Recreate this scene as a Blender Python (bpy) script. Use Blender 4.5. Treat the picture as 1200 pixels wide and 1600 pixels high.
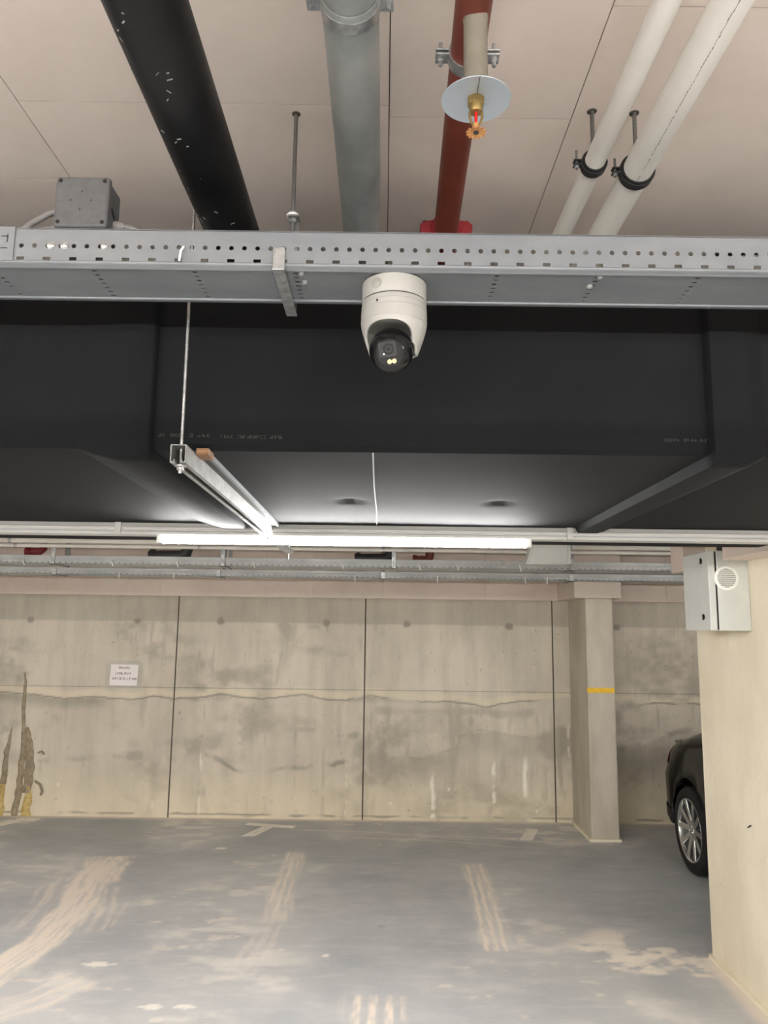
import bpy, bmesh, math, random
import numpy as np
from mathutils import Vector, Matrix

for o in list(bpy.data.objects):
    bpy.data.objects.remove(o, do_unlink=True)
S = bpy.context.scene
C = S.collection
R = math.radians
rnd = random.Random(7)

# ------------------------------------------------------------------ camera
cd = bpy.data.cameras.new('camera')
cd.sensor_fit = 'VERTICAL'; cd.sensor_height = 36.0; cd.lens = 27.0
cd.clip_start = 0.05; cd.clip_end = 60
cam = bpy.data.objects.new('camera', cd); C.objects.link(cam)
cam.matrix_world = (Matrix.Translation((0, 0, 1.85)) @ Matrix.Rotation(R(90 + 8.77), 4, 'X')
                    @ Matrix.Rotation(0.0128, 4, 'Z'))
S.camera = cam

# ------------------------------------------------------------------ world / exposure
w = bpy.data.worlds.new('world'); S.world = w; w.use_nodes = True
w.node_tree.nodes['Background'].inputs[0].default_value = (1.0, 0.97, 0.93, 1)
w.node_tree.nodes['Background'].inputs[1].default_value = 0.02
S.view_settings.view_transform = 'Standard'
S.view_settings.look = 'None'
S.view_settings.exposure = 2.52
S.view_settings.gamma = 1.0
S.view_settings.use_curve_mapping = False
TUBE = 30.0            # emission of every fluorescent tube in the garage
TUBE_COL = (1.0, 0.98, 0.965)

# ------------------------------------------------------------------ helpers
def lin(r, g, b):
    f = lambda c: (c / 255 / 12.92) if c / 255 <= 0.04045 else ((c / 255 + 0.055) / 1.055) ** 2.4
    return (f(r), f(g), f(b), 1.0)

M = {}
def mat(name, col, rough=0.6, metal=0.0, col2=None, scale=8.0, detail=4.0, bump=0.0, bscale=None,
        stretch=(1, 1, 1), spec=0.5, rough2=None, lo=0.35, hi=0.65, rand=0.0, coat=0.0, alpha=1.0):
    m = bpy.data.materials.new(name); m.use_nodes = True
    N, L = m.node_tree.nodes, m.node_tree.links
    b = N['Principled BSDF']
    b.inputs['Roughness'].default_value = rough
    b.inputs['Metallic'].default_value = metal
    b.inputs['Specular IOR Level'].default_value = spec
    b.inputs['Coat Weight'].default_value = coat
    b.inputs['Alpha'].default_value = alpha
    b.inputs['Base Color'].default_value = col
    tc = N.new('ShaderNodeTexCoord'); mp = N.new('ShaderNodeMapping')
    L.new(tc.outputs['Object'], mp.inputs['Vector']); mp.inputs['Scale'].default_value = stretch
    out = None
    if col2 is not None:
        nz = N.new('ShaderNodeTexNoise'); nz.inputs['Scale'].default_value = scale
        nz.inputs['Detail'].default_value = detail; nz.inputs['Roughness'].default_value = 0.6
        L.new(mp.outputs[0], nz.inputs['Vector'])
        cr = N.new('ShaderNodeMapRange'); cr.inputs[1].default_value = lo; cr.inputs[2].default_value = hi
        L.new(nz.outputs[0], cr.inputs[0])
        mx = N.new('ShaderNodeMix'); mx.data_type = 'RGBA'
        mx.inputs[6].default_value = col; mx.inputs[7].default_value = col2
        L.new(cr.outputs[0], mx.inputs[0]); out = mx.outputs[2]
        if rough2 is not None:
            rr = N.new('ShaderNodeMapRange'); rr.inputs[3].default_value = rough; rr.inputs[4].default_value = rough2
            L.new(cr.outputs[0], rr.inputs[0]); L.new(rr.outputs[0], b.inputs['Roughness'])
    if rand > 0:
        oi = N.new('ShaderNodeObjectInfo'); r2 = N.new('ShaderNodeMapRange')
        r2.inputs[3].default_value = 1 - rand; r2.inputs[4].default_value = 1 + rand
        L.new(oi.outputs['Random'], r2.inputs[0])
        vm = N.new('ShaderNodeVectorMath'); vm.operation = 'SCALE'
        if out is None: vm.inputs[0].default_value = col[:3]
        else: L.new(out, vm.inputs[0])
        L.new(r2.outputs[0], vm.inputs['Scale']); out = vm.outputs[0]
    if out is not None: L.new(out, b.inputs['Base Color'])
    if bump > 0:
        nb = N.new('ShaderNodeTexNoise'); nb.inputs['Scale'].default_value = bscale or scale * 6
        nb.inputs['Detail'].default_value = 3
        L.new(mp.outputs[0], nb.inputs['Vector'])
        bp = N.new('ShaderNodeBump'); bp.inputs['Strength'].default_value = bump; bp.inputs['Distance'].default_value = 0.01
        L.new(nb.outputs[0], bp.inputs['Height']); L.new(bp.outputs[0], b.inputs['Normal'])
    M[name] = m
    return m

def emit(name, col, strength):
    m = bpy.data.materials.new(name); m.use_nodes = True
    b = m.node_tree.nodes['Principled BSDF']
    b.inputs['Base Color'].default_value = (0.9, 0.9, 0.9, 1)
    b.inputs['Emission Color'].default_value = (*col, 1)
    b.inputs['Emission Strength'].default_value = strength
    M[name] = m; return m

def marks_mat(name, kind):
    """concrete or floor: node noise for tone and relief, the 'marks' attribute for stains, dust, drips and tone"""
    m = bpy.data.materials.new(name); m.use_nodes = True
    N, L = m.node_tree.nodes, m.node_tree.links
    b = N['Principled BSDF']
    geo = N.new('ShaderNodeNewGeometry')
    def noise(scale, detail, stretch=(1, 1, 1), rough=0.6):
        mp = N.new('ShaderNodeMapping'); mp.inputs['Scale'].default_value = stretch
        L.new(geo.outputs['Position'], mp.inputs['Vector'])
        n = N.new('ShaderNodeTexNoise'); n.inputs['Scale'].default_value = scale
        n.inputs['Detail'].default_value = detail; n.inputs['Roughness'].default_value = rough
        L.new(mp.outputs[0], n.inputs['Vector']); return n.outputs[0]
    def rng(s, a, c, x=0.0, y=1.0):
        r = N.new('ShaderNodeMapRange'); L.new(s, r.inputs[0])
        for i, v in zip((1, 2, 3, 4), (a, c, x, y)): r.inputs[i].default_value = v
        return r.outputs[0]
    def mix(f, a, c, mode='MIX'):
        x = N.new('ShaderNodeMix'); x.data_type = 'RGBA'; x.blend_type = mode
        if isinstance(f, float): x.inputs[0].default_value = f
        else: L.new(f, x.inputs[0])
        for i, v in ((6, a), (7, c)):
            if isinstance(v, tuple): x.inputs[i].default_value = v
            else: L.new(v, x.inputs[i])
        return x.outputs[2]
    def mul(a, c):
        x = N.new('ShaderNodeMath'); x.operation = 'MULTIPLY'; L.new(a, x.inputs[0])
        if isinstance(c, float): x.inputs[1].default_value = c
        else: L.new(c, x.inputs[1])
        return x.outputs[0]
    at = N.new('ShaderNodeAttribute'); at.attribute_name = 'marks'
    sp = N.new('ShaderNodeSeparateColor'); L.new(at.outputs['Color'], sp.inputs[0])
    r, g, bl = sp.outputs[0], sp.outputs[1], sp.outputs[2]
    if kind == 'wall':
        c = mix(rng(noise(1.1, 5), 0.32, 0.68), lin(192, 183, 167), lin(216, 207, 189))
        c = mix(mul(rng(noise(3.0, 6, (2.2, 1, 0.35)), 0.42, 0.72), 0.4), c, lin(154, 147, 133))
        c = mix(mul(rng(noise(26, 5), 0.5, 0.8), 0.4), c, lin(204, 198, 186))
        c = mix(mul(rng(noise(60, 2), 0.66, 0.74), 0.5), c, lin(120, 114, 104))
        c = mix(mul(bl, 0.6), c, lin(232, 219, 188))
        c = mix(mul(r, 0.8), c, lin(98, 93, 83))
        c = mix(g, c, lin(240, 236, 222))
        L.new(c, b.inputs['Base Color']); b.inputs['Roughness'].default_value = 0.85
        b.inputs['Specular IOR Level'].default_value = 0.25
        bn = noise(45, 5)
        bp = N.new('ShaderNodeBump'); bp.inputs['Strength'].default_value = 0.25; bp.inputs['Distance'].default_value = 0.006
        L.new(bn, bp.inputs['Height']); L.new(bp.outputs[0], b.inputs['Normal'])
    else:
        c = mix(rng(noise(0.9, 5), 0.3, 0.7), lin(162, 165, 167), lin(186, 187, 187))
        c = mix(mul(rng(noise(2.4, 6, (0.7, 1.6, 1)), 0.45, 0.75), 0.5), c, lin(204, 202, 200))
        c = mix(mul(rng(noise(7, 6, (0.6, 1.8, 1)), 0.52, 0.78), 0.45), c, lin(216, 213, 209))
        c = mix(mul(rng(noise(55, 4), 0.55, 0.8), 0.25), c, lin(96, 98, 100))
        c = mix(mul(bl, 0.5), c, lin(134, 138, 142))
        c = mix(mul(r, 0.95), c, lin(236, 223, 207))
        c = mix(g, c, lin(240, 235, 224))
        L.new(c, b.inputs['Base Color'])
        ro = rng(noise(2.0, 5), 0.3, 0.7, 0.36, 0.58)
        ro = mix(r, ro, (0.85, 0.85, 0.85, 1))
        L.new(ro, b.inputs['Roughness'])
        bp = N.new('ShaderNodeBump'); bp.inputs['Strength'].default_value = 0.06; bp.inputs['Distance'].default_value = 0.004
        L.new(noise(30, 4), bp.inputs['Height']); L.new(bp.outputs[0], b.inputs['Normal'])
    M[name] = m

# world origin of every object, so that parts can be given in world coordinates
ORG = {}
def tag(o, label=None, cat=None, group=None, kind=None):
    if label: o['label'] = label
    if cat: o['category'] = cat
    if group: o['group'] = group
    if kind: o['kind'] = kind
    return o

def thing(name, label, cat, loc, group=None):
    o = bpy.data.objects.new(name, None); C.objects.link(o)
    o.location = loc; o.empty_display_size = 0.1
    ORG[o.name] = Vector(loc)
    return tag(o, label, cat, group)

class MB:
    def __init__(s): s.v = []; s.f = []
    def add(s, vs, fs):
        n = len(s.v); s.v += [tuple(p) for p in vs]; s.f += [tuple(i + n for i in f) for f in fs]; return s
    def box(s, x0, x1, y0, y1, z0, z1):
        return s.add([(x0, y0, z0), (x1, y0, z0), (x1, y1, z0), (x0, y1, z0), (x0, y0, z1), (x1, y0, z1), (x1, y1, z1), (x0, y1, z1)],
                     [(0, 3, 2, 1), (4, 5, 6, 7), (0, 1, 5, 4), (1, 2, 6, 5), (2, 3, 7, 6), (3, 0, 4, 7)])
    def obox(s, c, ax, ay, az, hx, hy, hz):
        c = Vector(c); ax, ay, az = Vector(ax).normalized() * hx, Vector(ay).normalized() * hy, Vector(az).normalized() * hz
        P = [c + ax * a + ay * b + az * d for d in (-1, 1) for a, b in ((-1, -1), (1, -1), (1, 1), (-1, 1))]
        return s.add(P, [(0, 3, 2, 1), (4, 5, 6, 7), (0, 1, 5, 4), (1, 2, 6, 5), (2, 3, 7, 6), (3, 0, 4, 7)])
    def frame(s, d):
        d = Vector(d).normalized()
        u = d.cross(Vector((0, 0, 1)) if abs(d.z) < 0.9 else Vector((1, 0, 0))).normalized()
        return d, u, d.cross(u).normalized()
    def sweep(s, rings, cap=True, close=True):
        """rings: list of (centre, axis, radius) circles"""
        return s
    def lathe(s, prof, org, axis=(0, 0, 1), n=24, cap=True, closed=False):
        """prof: list of (radius, height along axis)"""
        org = Vector(org); d, u, v = s.frame(axis)
        vs = []
        for r, h in prof:
            for k in range(n):
                a = 2 * math.pi * k / n
                vs.append(org + d * h + (u * math.cos(a) + v * math.sin(a)) * r)
        fs = []
        m = len(prof)
        for i in range(m if closed else m - 1):
            j = (i + 1) % m
            for k in range(n):
                q = (k + 1) % n
                fs.append((i * n + k, i * n + q, j * n + q, j * n + k))
        if cap and not closed:
            fs.append(tuple(range(n - 1, -1, -1))); fs.append(tuple((m - 1) * n + k for k in range(n)))
        return s.add(vs, fs)
    def cyl(s, p, q, r, n=16, r2=None):
        p, q = Vector(p), Vector(q)
        return s.lathe([(r, 0), (r if r2 is None else r2, (q - p).length)], p, q - p, n)
    def pipe(s, pts, r, n=10):
        pts = [Vector(p) for p in pts]; vs = []
        prev = None
        for i, p in enumerate(pts):
            d = (pts[min(i + 1, len(pts) - 1)] - pts[max(i - 1, 0)]).normalized()
            if prev is None: u = s.frame(d)[1]
            else: u = (prev - d * prev.dot(d)).normalized()
            prev = u; v = d.cross(u)
            vs += [p + (u * math.cos(2 * math.pi * k / n) + v * math.sin(2 * math.pi * k / n)) * r for k in range(n)]
        fs = [(i * n + k, i * n + (k + 1) % n, (i + 1) * n + (k + 1) % n, (i + 1) * n + k) for i in range(len(pts) - 1) for k in range(n)]
        fs += [tuple(range(n - 1, -1, -1)), tuple((len(pts) - 1) * n + k for k in range(n))]
        return s.add(vs, fs)
    def prism(s, poly, lo, hi, axis='y'):
        """poly: 2-D outline; extruded along axis (x: poly=(y,z); y: poly=(x,z); z: poly=(x,y))"""
        f = {'x': lambda a, b, t: (t, a, b), 'y': lambda a, b, t: (a, t, b), 'z': lambda a, b, t: (a, b, t)}[axis]
        n = len(poly)
        vs = [f(a, b, lo) for a, b in poly] + [f(a, b, hi) for a, b in poly]
        fs = [tuple(range(n - 1, -1, -1)), tuple(range(n, 2 * n))] + [(i, (i + 1) % n, n + (i + 1) % n, n + i) for i in range(n)]
        return s.add(vs, fs)
    def build(s, name, material, parent=None, smooth=None, bevel=0.0, solid=0.0, kind=None, seg=2, sub=0):
        vs = np.array(s.v, dtype=float)
        if parent is not None: org = ORG[parent.name]
        elif kind == 'structure': org = Vector((0, 0, 0))
        else:
            lo, hi = vs.min(0), vs.max(0); org = Vector(((lo[0] + hi[0]) / 2, (lo[1] + hi[1]) / 2, lo[2]))
        me = bpy.data.meshes.new(name)
        me.from_pydata([tuple(p) for p in (vs - np.array(org))], [], s.f)
        bm = bmesh.new(); bm.from_mesh(me); bmesh.ops.recalc_face_normals(bm, faces=bm.faces); bm.to_mesh(me); bm.free()
        me.materials.append(M[material] if isinstance(material, str) else material)
        o = bpy.data.objects.new(name, me); C.objects.link(o)
        if parent is not None: o.parent = parent
        else: o.location = org
        ORG[o.name] = Vector(org)
        if smooth is not None:
            me.polygons.foreach_set('use_smooth', [True] * len(me.polygons)); me.set_sharp_from_angle(angle=R(smooth))
        if solid:
            md = o.modifiers.new('thickness', 'SOLIDIFY'); md.thickness = solid; md.offset = 0
        if bevel:
            md = o.modifiers.new('edges', 'BEVEL'); md.width = bevel; md.segments = seg; md.limit_method = 'ANGLE'
        if sub:
            md = o.modifiers.new('round', 'SUBSURF'); md.levels = sub; md.render_levels = sub
        if kind: o['kind'] = kind
        return o

def part_copy(o, parent, offset):
    c = o.copy(); C.objects.link(c); c.parent = parent; c.location = Vector(o.location) + Vector(offset)
    ORG[c.name] = ORG[o.name] + Vector(offset)
    return c

def vnoise(x, y, seed=0):
    xi, yi = np.floor(x).astype(np.int64), np.floor(y).astype(np.int64)
    fx, fy = x - xi, y - yi
    fx, fy = fx * fx * (3 - 2 * fx), fy * fy * (3 - 2 * fy)
    def h(a, b):
        n = (a * 374761393 + b * 668265263 + seed * 974711) & 0x7fffffff
        n = ((n ^ (n >> 13)) * 1274126177) & 0x7fffffff
        return ((n ^ (n >> 16)) & 0xffff) / 65535.0
    return (h(xi, yi) * (1 - fx) + h(xi + 1, yi) * fx) * (1 - fy) + (h(xi, yi + 1) * (1 - fx) + h(xi + 1, yi + 1) * fx) * fy
def fbm(x, y, seed=0, octs=4):
    t = 0; a = 0.5; s = 0
    for k in range(octs):
        t = t + a * vnoise(x * 2 ** k, y * 2 ** k, seed + k); s += a; a *= 0.5
    return t / s
def sst(a, b, x):
    t = np.clip((x - a) / (b - a), 0, 1); return t * t * (3 - 2 * t)

def grid_object(name, us, vs, to3d, masks, material, parent=None, kind=None, extra=None):
    """a dense grid with a 'marks' colour attribute; extra = (verts, faces) added with no marks"""
    U, V = np.meshgrid(us, vs); nu, nv = len(us), len(vs)
    P = np.stack(to3d(U.ravel(), V.ravel()), 1)
    i = np.arange(nu * nv).reshape(nv, nu)
    F = np.stack([i[:-1, :-1], i[:-1, 1:], i[1:, 1:], i[1:, :-1]], -1).reshape(-1, 4)
    col = np.zeros((len(P), 4)); col[:, 3] = 1
    rr, gg, bb = masks(U.ravel(), V.ravel()); col[:, 0], col[:, 1], col[:, 2] = rr, gg, bb
    if extra:
        n = len(P); P = np.vstack([P, np.array(extra[0], float)]); F = np.vstack([F, np.array(extra[1]) + n])
        e = np.zeros((len(extra[0]), 4)); e[:, 3] = 1; col = np.vstack([col, e])
    me = bpy.data.meshes.new(name)
    me.vertices.add(len(P)); me.vertices.foreach_set('co', P.ravel())
    me.loops.add(F.size); me.loops.foreach_set('vertex_index', F.ravel().astype(np.int32))
    me.polygons.add(len(F)); me.polygons.foreach_set('loop_start', np.arange(0, F.size, 4, dtype=np.int32))
    me.polygons.foreach_set('loop_total', np.full(len(F), 4, dtype=np.int32))
    me.update(calc_edges=True)
    ca = me.color_attributes.new('marks', 'FLOAT_COLOR', 'POINT'); ca.data.foreach_set('color', col.ravel().astype(np.float32))
    me.materials.append(M[material])
    o = bpy.data.objects.new(name, me); C.objects.link(o)
    if parent is not None: o.parent = parent
    ORG[o.name] = Vector((0, 0, 0))
    if kind: o['kind'] = kind
    return o

# ------------------------------------------------------------------ materials
marks_mat('wall_concrete', 'wall')
marks_mat('floor_coating', 'floor')
mat('pillar_concrete', lin(200, 192, 176), 0.85, col2=lin(174, 166, 150), scale=2.2, detail=7, bump=0.2, bscale=40, spec=0.25, stretch=(1.5, 1.5, 0.5))
mat('pale_concrete', lin(238, 229, 206), 0.85, col2=lin(224, 213, 188), scale=3.0, detail=7, bump=0.2, bscale=40, spec=0.25, stretch=(1, 1, 0.5))
mat('rough_concrete', lin(150, 145, 136), 0.9, col2=lin(125, 120, 110), scale=2.0, detail=6, spec=0.2)
mat('dark_gap', lin(96, 90, 82), 0.95, spec=0.1)
mat('board', lin(234, 221, 210), 0.9, col2=lin(228, 214, 203), scale=5, detail=6, bump=0.04, bscale=60, spec=0.2, rand=0.02)
mat('beam_board', lin(220, 206, 194), 0.9, col2=lin(210, 196, 184), scale=3, detail=5, bump=0.1, bscale=60, spec=0.2, rand=0.05)
mat('tray_steel', lin(133, 135, 138), 0.45, 0.35, col2=lin(122, 125, 129), scale=7, detail=5, rough2=0.5, stretch=(0.6, 2, 2))
mat('zinc', lin(205, 205, 203), 0.34, 0.85, col2=lin(150, 152, 153), scale=40, detail=5, rough2=0.5)
mat('zinc_pipe', lin(176, 178, 174), 0.46, 0.35, col2=lin(138, 142, 141), scale=5, detail=6, rough2=0.55, stretch=(1, 0.7, 1))
mat('strut_zinc', lin(150, 150, 147), 0.5, 0.55, col2=lin(122, 122, 119), scale=30, detail=5)
mat('dull_rod', lin(128, 127, 125), 0.45, 0.8)
mat('dark_steel', lin(70, 70, 70), 0.5, 0.6)
mat('rubber_foam', lin(16, 17, 19), 0.85, col2=lin(21, 22, 24), scale=2.5, detail=5, bump=0.05, bscale=120, spec=0.22)
mat('black_pipe', lin(15, 15, 16), 0.38, col2=lin(22, 22, 23), scale=5, detail=5, spec=0.4, rough2=0.55)
mat('scuff', lin(150, 150, 148), 0.8)
mat('red_pipe', lin(118, 58, 44), 0.45, col2=lin(98, 46, 34), scale=6, detail=5)
mat('red_paint', lin(122, 16, 24), 0.45)
mat('pvc_white', lin(226, 222, 214), 0.38, col2=lin(214, 210, 201), scale=3, detail=4)
mat('pvc_print', lin(128, 124, 116), 0.6)
mat('nipple', lin(118, 111, 98), 0.6, 0.1, col2=lin(132, 124, 111), scale=12)
mat('plate', lin(172, 181, 188), 0.3, 0.35)
mat('brass', lin(140, 118, 72), 0.45, 0.7)
mat('copper', lin(196, 140, 84), 0.5, 0.4)
mat('bulb_red', lin(200, 30, 25), 0.15)
mat('box_grey', lin(92, 91, 92), 0.55, col2=lin(84, 83, 84), scale=60)
mat('gland_grey', lin(140, 136, 132), 0.5)
mat('cable_grey', lin(122, 120, 118), 0.5)
mat('cable_black', lin(30, 30, 30), 0.5)
mat('black', lin(12, 12, 12), 0.5)
mat('cam_white', lin(164, 162, 156), 0.45, col2=lin(160, 158, 152), scale=20)
mat('cam_plug', lin(146, 146, 137), 0.45)
mat('cam_black', lin(14, 14, 16), 0.22)
mat('cam_face', lin(26, 27, 30), 0.12)
mat('lens_window', lin(52, 52, 54), 0.2)
mat('lens_dark', lin(30, 30, 33), 0.1)
mat('led_cream', lin(214, 196, 156), 0.35)
mat('lamp_white', lin(196, 195, 190), 0.4)
mat('cabinet_grey', lin(206, 208, 203), 0.38, col2=lin(200, 202, 197), scale=10)
mat('plastic_white', lin(238, 238, 233), 0.45)
mat('yellow_paint', lin(236, 190, 40), 0.6, col2=lin(222, 176, 40), scale=20)
mat('line_white', lin(238, 232, 220), 0.7, col2=lin(212, 206, 194), scale=18, detail=6, lo=0.5, hi=0.75)
mat('paper', lin(232, 226, 224), 0.7)
mat('ink', lin(112, 52, 58), 0.8)
mat('film', lin(225, 222, 212), 0.12, alpha=0.22)
mat('timber', lin(160, 120, 86), 0.7, col2=lin(126, 88, 58), scale=30, stretch=(1, 1, 4))
mat('foam_seal', lin(164, 150, 126), 0.95, col2=lin(132, 120, 100), scale=22, detail=5, bump=0.7, bscale=30)
mat('foam_yellow', lin(206, 184, 124), 0.9, col2=lin(172, 146, 86), scale=25, bump=0.6, bscale=40)
mat('print_grey', lin(58, 58, 52), 0.7)
mat('seam_pale', lin(140, 142, 142), 0.7)
mat('car_paint', lin(5, 5, 6), 0.14, col2=lin(6, 6, 7), scale=5, spec=0.22)
mat('car_trim', lin(16, 16, 17), 0.5)
mat('car_glass', lin(10, 11, 12), 0.05)
mat('tail_red', lin(90, 14, 18), 0.15)
mat('tyre', lin(13, 13, 13), 0.75, col2=lin(18, 18, 18), scale=40)
mat('alloy', lin(190, 190, 190), 0.25, 0.9)
mat('chrome', lin(210, 210, 212), 0.15, 1.0)
mat('far_steel', lin(190, 192, 190), 0.5, 0.25, col2=lin(172, 175, 174), scale=5, detail=4)
emit('tube_light', TUBE_COL, TUBE)

# ------------------------------------------------------------------ the setting
YW, ZC = 7.95, 2.994
XL, XR, YB = -7.0, 6.5, -5.0

def seg_dist(x, y, pts):
    """distance to a polyline, signed side and position along it (0..1)"""
    best = np.full(x.shape, 1e9); side = np.zeros_like(x); along = np.zeros_like(x)
    tot = sum(math.dist(pts[i], pts[i + 1]) for i in range(len(pts) - 1)); acc = 0
    for i in range(len(pts) - 1):
        (ax, ay), (bx, by) = pts[i], pts[i + 1]; l = math.dist(pts[i], pts[i + 1])
        t = np.clip(((x - ax) * (bx - ax) + (y - ay) * (by - ay)) / l ** 2, 0, 1)
        dx, dy = x - (ax + t * (bx - ax)), y - (ay + t * (by - ay)); d = np.hypot(dx, dy)
        sg = (dx * (by - ay) - dy * (bx - ax)) / l
        m = d < best
        best = np.where(m, d, best); side = np.where(m, sg, side); along = np.where(m, (acc + t * l) / tot, along); acc += l
    return best, side, along

def floor_masks(x, y):
    dust = np.zeros_like(x); white = np.zeros_like(x); dark = np.zeros_like(x)
    def mark(pts, w, amt, streak=0.0, freq=3.0, rag=0.35, fade=(0.08, 0.12), seed=1):
        nonlocal dust
        d, s, a = seg_dist(x, y, pts)
        sel = d < w * 2
        n = fbm(x[sel] * 9, y[sel] * 4, seed, 4); f = fbm(s[sel] * 60, a[sel] * 9, seed + 9, 3)
        dd, ss, aa = d[sel], s[sel], a[sel]
        m = 1 - sst(w * (0.75 - rag * 0.4), w * (1.0 + rag * 0.2), dd + (n - 0.5) * w * rag * 2)
        m *= sst(0, fade[0], aa) * (1 - sst(1 - fade[1], 1, aa))
        st = 0.5 + 0.5 * np.cos(ss / w * math.pi * freq)
        m *= (1 - streak) + streak * sst(0.25, 0.7, st)
        m *= 0.45 + 0.9 * sst(0.25, 0.7, f)
        dust[sel] = np.maximum(dust[sel], np.clip(m * amt, 0, 1))
    mark([(-2.20, 6.66), (-2.14, 6.2), (-2.08, 5.9)], 0.20, 0.8, seed=2)
    mark([(-2.20, 6.62), (-2.17, 6.2), (-2.06, 5.7), (-2.02, 5.3), (-2.0, 4.85), (-2.1, 4.3), (-2.3, 3.8)], 0.15, 1.0, seed=3)
    mark([(-2.10, 6.5), (-2.02, 5.95)], 0.14, 0.75, seed=4)
    mark([(-2.45, 6.3), (-2.28, 5.6), (-2.22, 5.0)], 0.10, 0.5, 0.7, 2, seed=5)
    mark([(-1.98, 5.9), (-1.83, 5.4), (-1.78, 5.0)], 0.12, 0.55, 0.8, 3, seed=6)
    mark([(-1.72, 5.6), (-1.66, 5.1)], 0.06, 0.4, 0.8, 2, seed=7)
    mark([(-1.55, 4.48), (-1.7, 4.2), (-1.9, 4.0), (-2.2, 3.6)], 0.16, 0.6, 0.5, 3, seed=8)
    mark([(-0.71, 6.88), (-0.70, 6.2), (-0.69, 5.6), (-0.665, 5.15)], 0.085, 0.8, 0.75, 3, seed=11)
    mark([(-0.68, 5.4), (-0.70, 4.9), (-0.75, 4.4)], 0.11, 0.35, 0.5, 3, seed=12)
    mark([(0.755, 6.60), (0.745, 6.0), (0.72, 5.4), (0.695, 4.8)], 0.115, 0.45, seed=18)
    mark([(-0.71, 6.88), (-0.70, 6.2), (-0.69, 5.6), (-0.665, 5.15)], 0.11, 0.5, seed=19)
    mark([(0.755, 6.58), (0.745, 6.0), (0.72, 5.4), (0.695, 4.82)], 0.085, 1.0, 0.9, 3, 0.15, (0.03, 0.03), seed=13)
    mark([(-0.02, 4.3), (-0.04, 3.6)], 0.16, 0.75, 0.85, 4, seed=14)
    # thin arcs left by turning wheels in front of the wall
    for k, (a0, z0) in enumerate(((-0.8, 7.55), (-0.3, 7.3), (0.2, 7.42))):
        mark([(a0, z0), (a0 + 0.8, z0 - 0.06), (a0 + 1.6, z0 - 0.28)], 0.03, 0.4, seed=20 + k)
    # scraped pale patch near the concrete pier
    n = fbm(x * 3.2, y * 5, 31, 5); f = fbm(x * 14, y * 22, 33, 4)
    d = np.hypot((x - 1.46) / 0.42, (y - 4.68) / 0.42)
    m = sst(0.50, 0.62, n + 0.34 * (1 - d)) * sst(1.3, 0.7, d) * sst(0.3, 0.55, f)
    dust = np.maximum(dust, m * 0.9); white = np.maximum(white, m * 0.35)
    d = np.hypot((x - 1.42) / 0.16, (y - 4.99) / 0.22)
    dust = np.maximum(dust, sst(0.5, 0.65, n + 0.3 * (1 - d)) * sst(1.3, 0.7, d) * 0.7)
    # general dust towards the viewer, worn pale wisps
    n2 = fbm(x * 1.1, y * 0.8, 41, 5); n3 = fbm(x * 5, y * 9, 43, 5)
    wisp = sst(0.5, 0.7, n2) * sst(0.48, 0.72, n3)
    dust = np.maximum(dust, wisp * 0.18); white = np.maximum(white, wisp * 0.34 + 0.16 * sst(0.42, 0.66, n2))
    n4 = fbm(x * 7 + 3, y * 13, 47, 4)
    dust = np.maximum(dust, sst(0.72, 0.80, n4) * sst(0.45, 0.6, n2) * 0.6)
    for (cx, cy, rx, ry) in ((-1.12, 4.12, 0.06, 0.03), (-0.96, 4.12, 0.06, 0.03), (-1.55, 4.6, 0.09, 0.035), (-1.35, 6.9, 0.06, 0.03), (-0.3, 4.75, 0.03, 0.02)):
        d = np.hypot((x - cx) / rx, (y - cy) / ry) + (fbm(x * 30, y * 40, 51, 2) - 0.5)
        white = np.maximum(white, (1 - sst(0.7, 1.0, d)) * 0.9)
    # dark spots and the pale plaster strip along the wall foot
    for (cx, cy) in ((-2.9, 6.9), (-0.62, 6.9), (0.02, 5.2), (-1.0, 5.0)):
        d = np.hypot((x - cx) / 0.03, (y - cy) / 0.025); dark = np.maximum(dark, 1 - sst(0.6, 1.1, d))
    dark = np.maximum(dark, 0.8 * sst(6.2, 7.2, y) * sst(0.3, 0.6, fbm(x * 1.2, y * 1.6, 61, 4)))
    e = fbm(x * 6, y * 2, 63, 3)
    dust = np.maximum(dust, sst(YW - 0.09 - 0.05 * e, YW - 0.03, y) * 0.75)
    # dusty strip at the foot of the near pier
    dust = np.maximum(dust, sst(1.82 - 0.05 * e, 1.90, x) * (1 - sst(1.95, 2.0, x)) * (y < 4.8) * 0.8)
    return np.clip(dust, 0, 1), np.clip(white, 0, 1), np.clip(dark, 0, 1)

xs = np.concatenate([np.linspace(XL - 0.2, -4.4, 8), np.arange(-4.38, 3.2, 0.0125), np.linspace(3.3, XR + 0.2, 10)])
ys = np.concatenate([np.linspace(YB - 0.2, 3.0, 16), np.arange(3.02, YW + 0.02, 0.02), [YW + 0.2]])
bx = MB().box(XL - 0.2, XR + 0.2, YB - 0.2, YW + 0.2, -0.2, -0.002)
floor = grid_object('floor', xs, ys, lambda u, v: (u, v, np.zeros_like(u)), floor_masks, 'floor_coating', None, 'structure', (bx.v, bx.f))
tag(floor, 'grey coated garage floor with dusty tyre marks', None)

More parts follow.
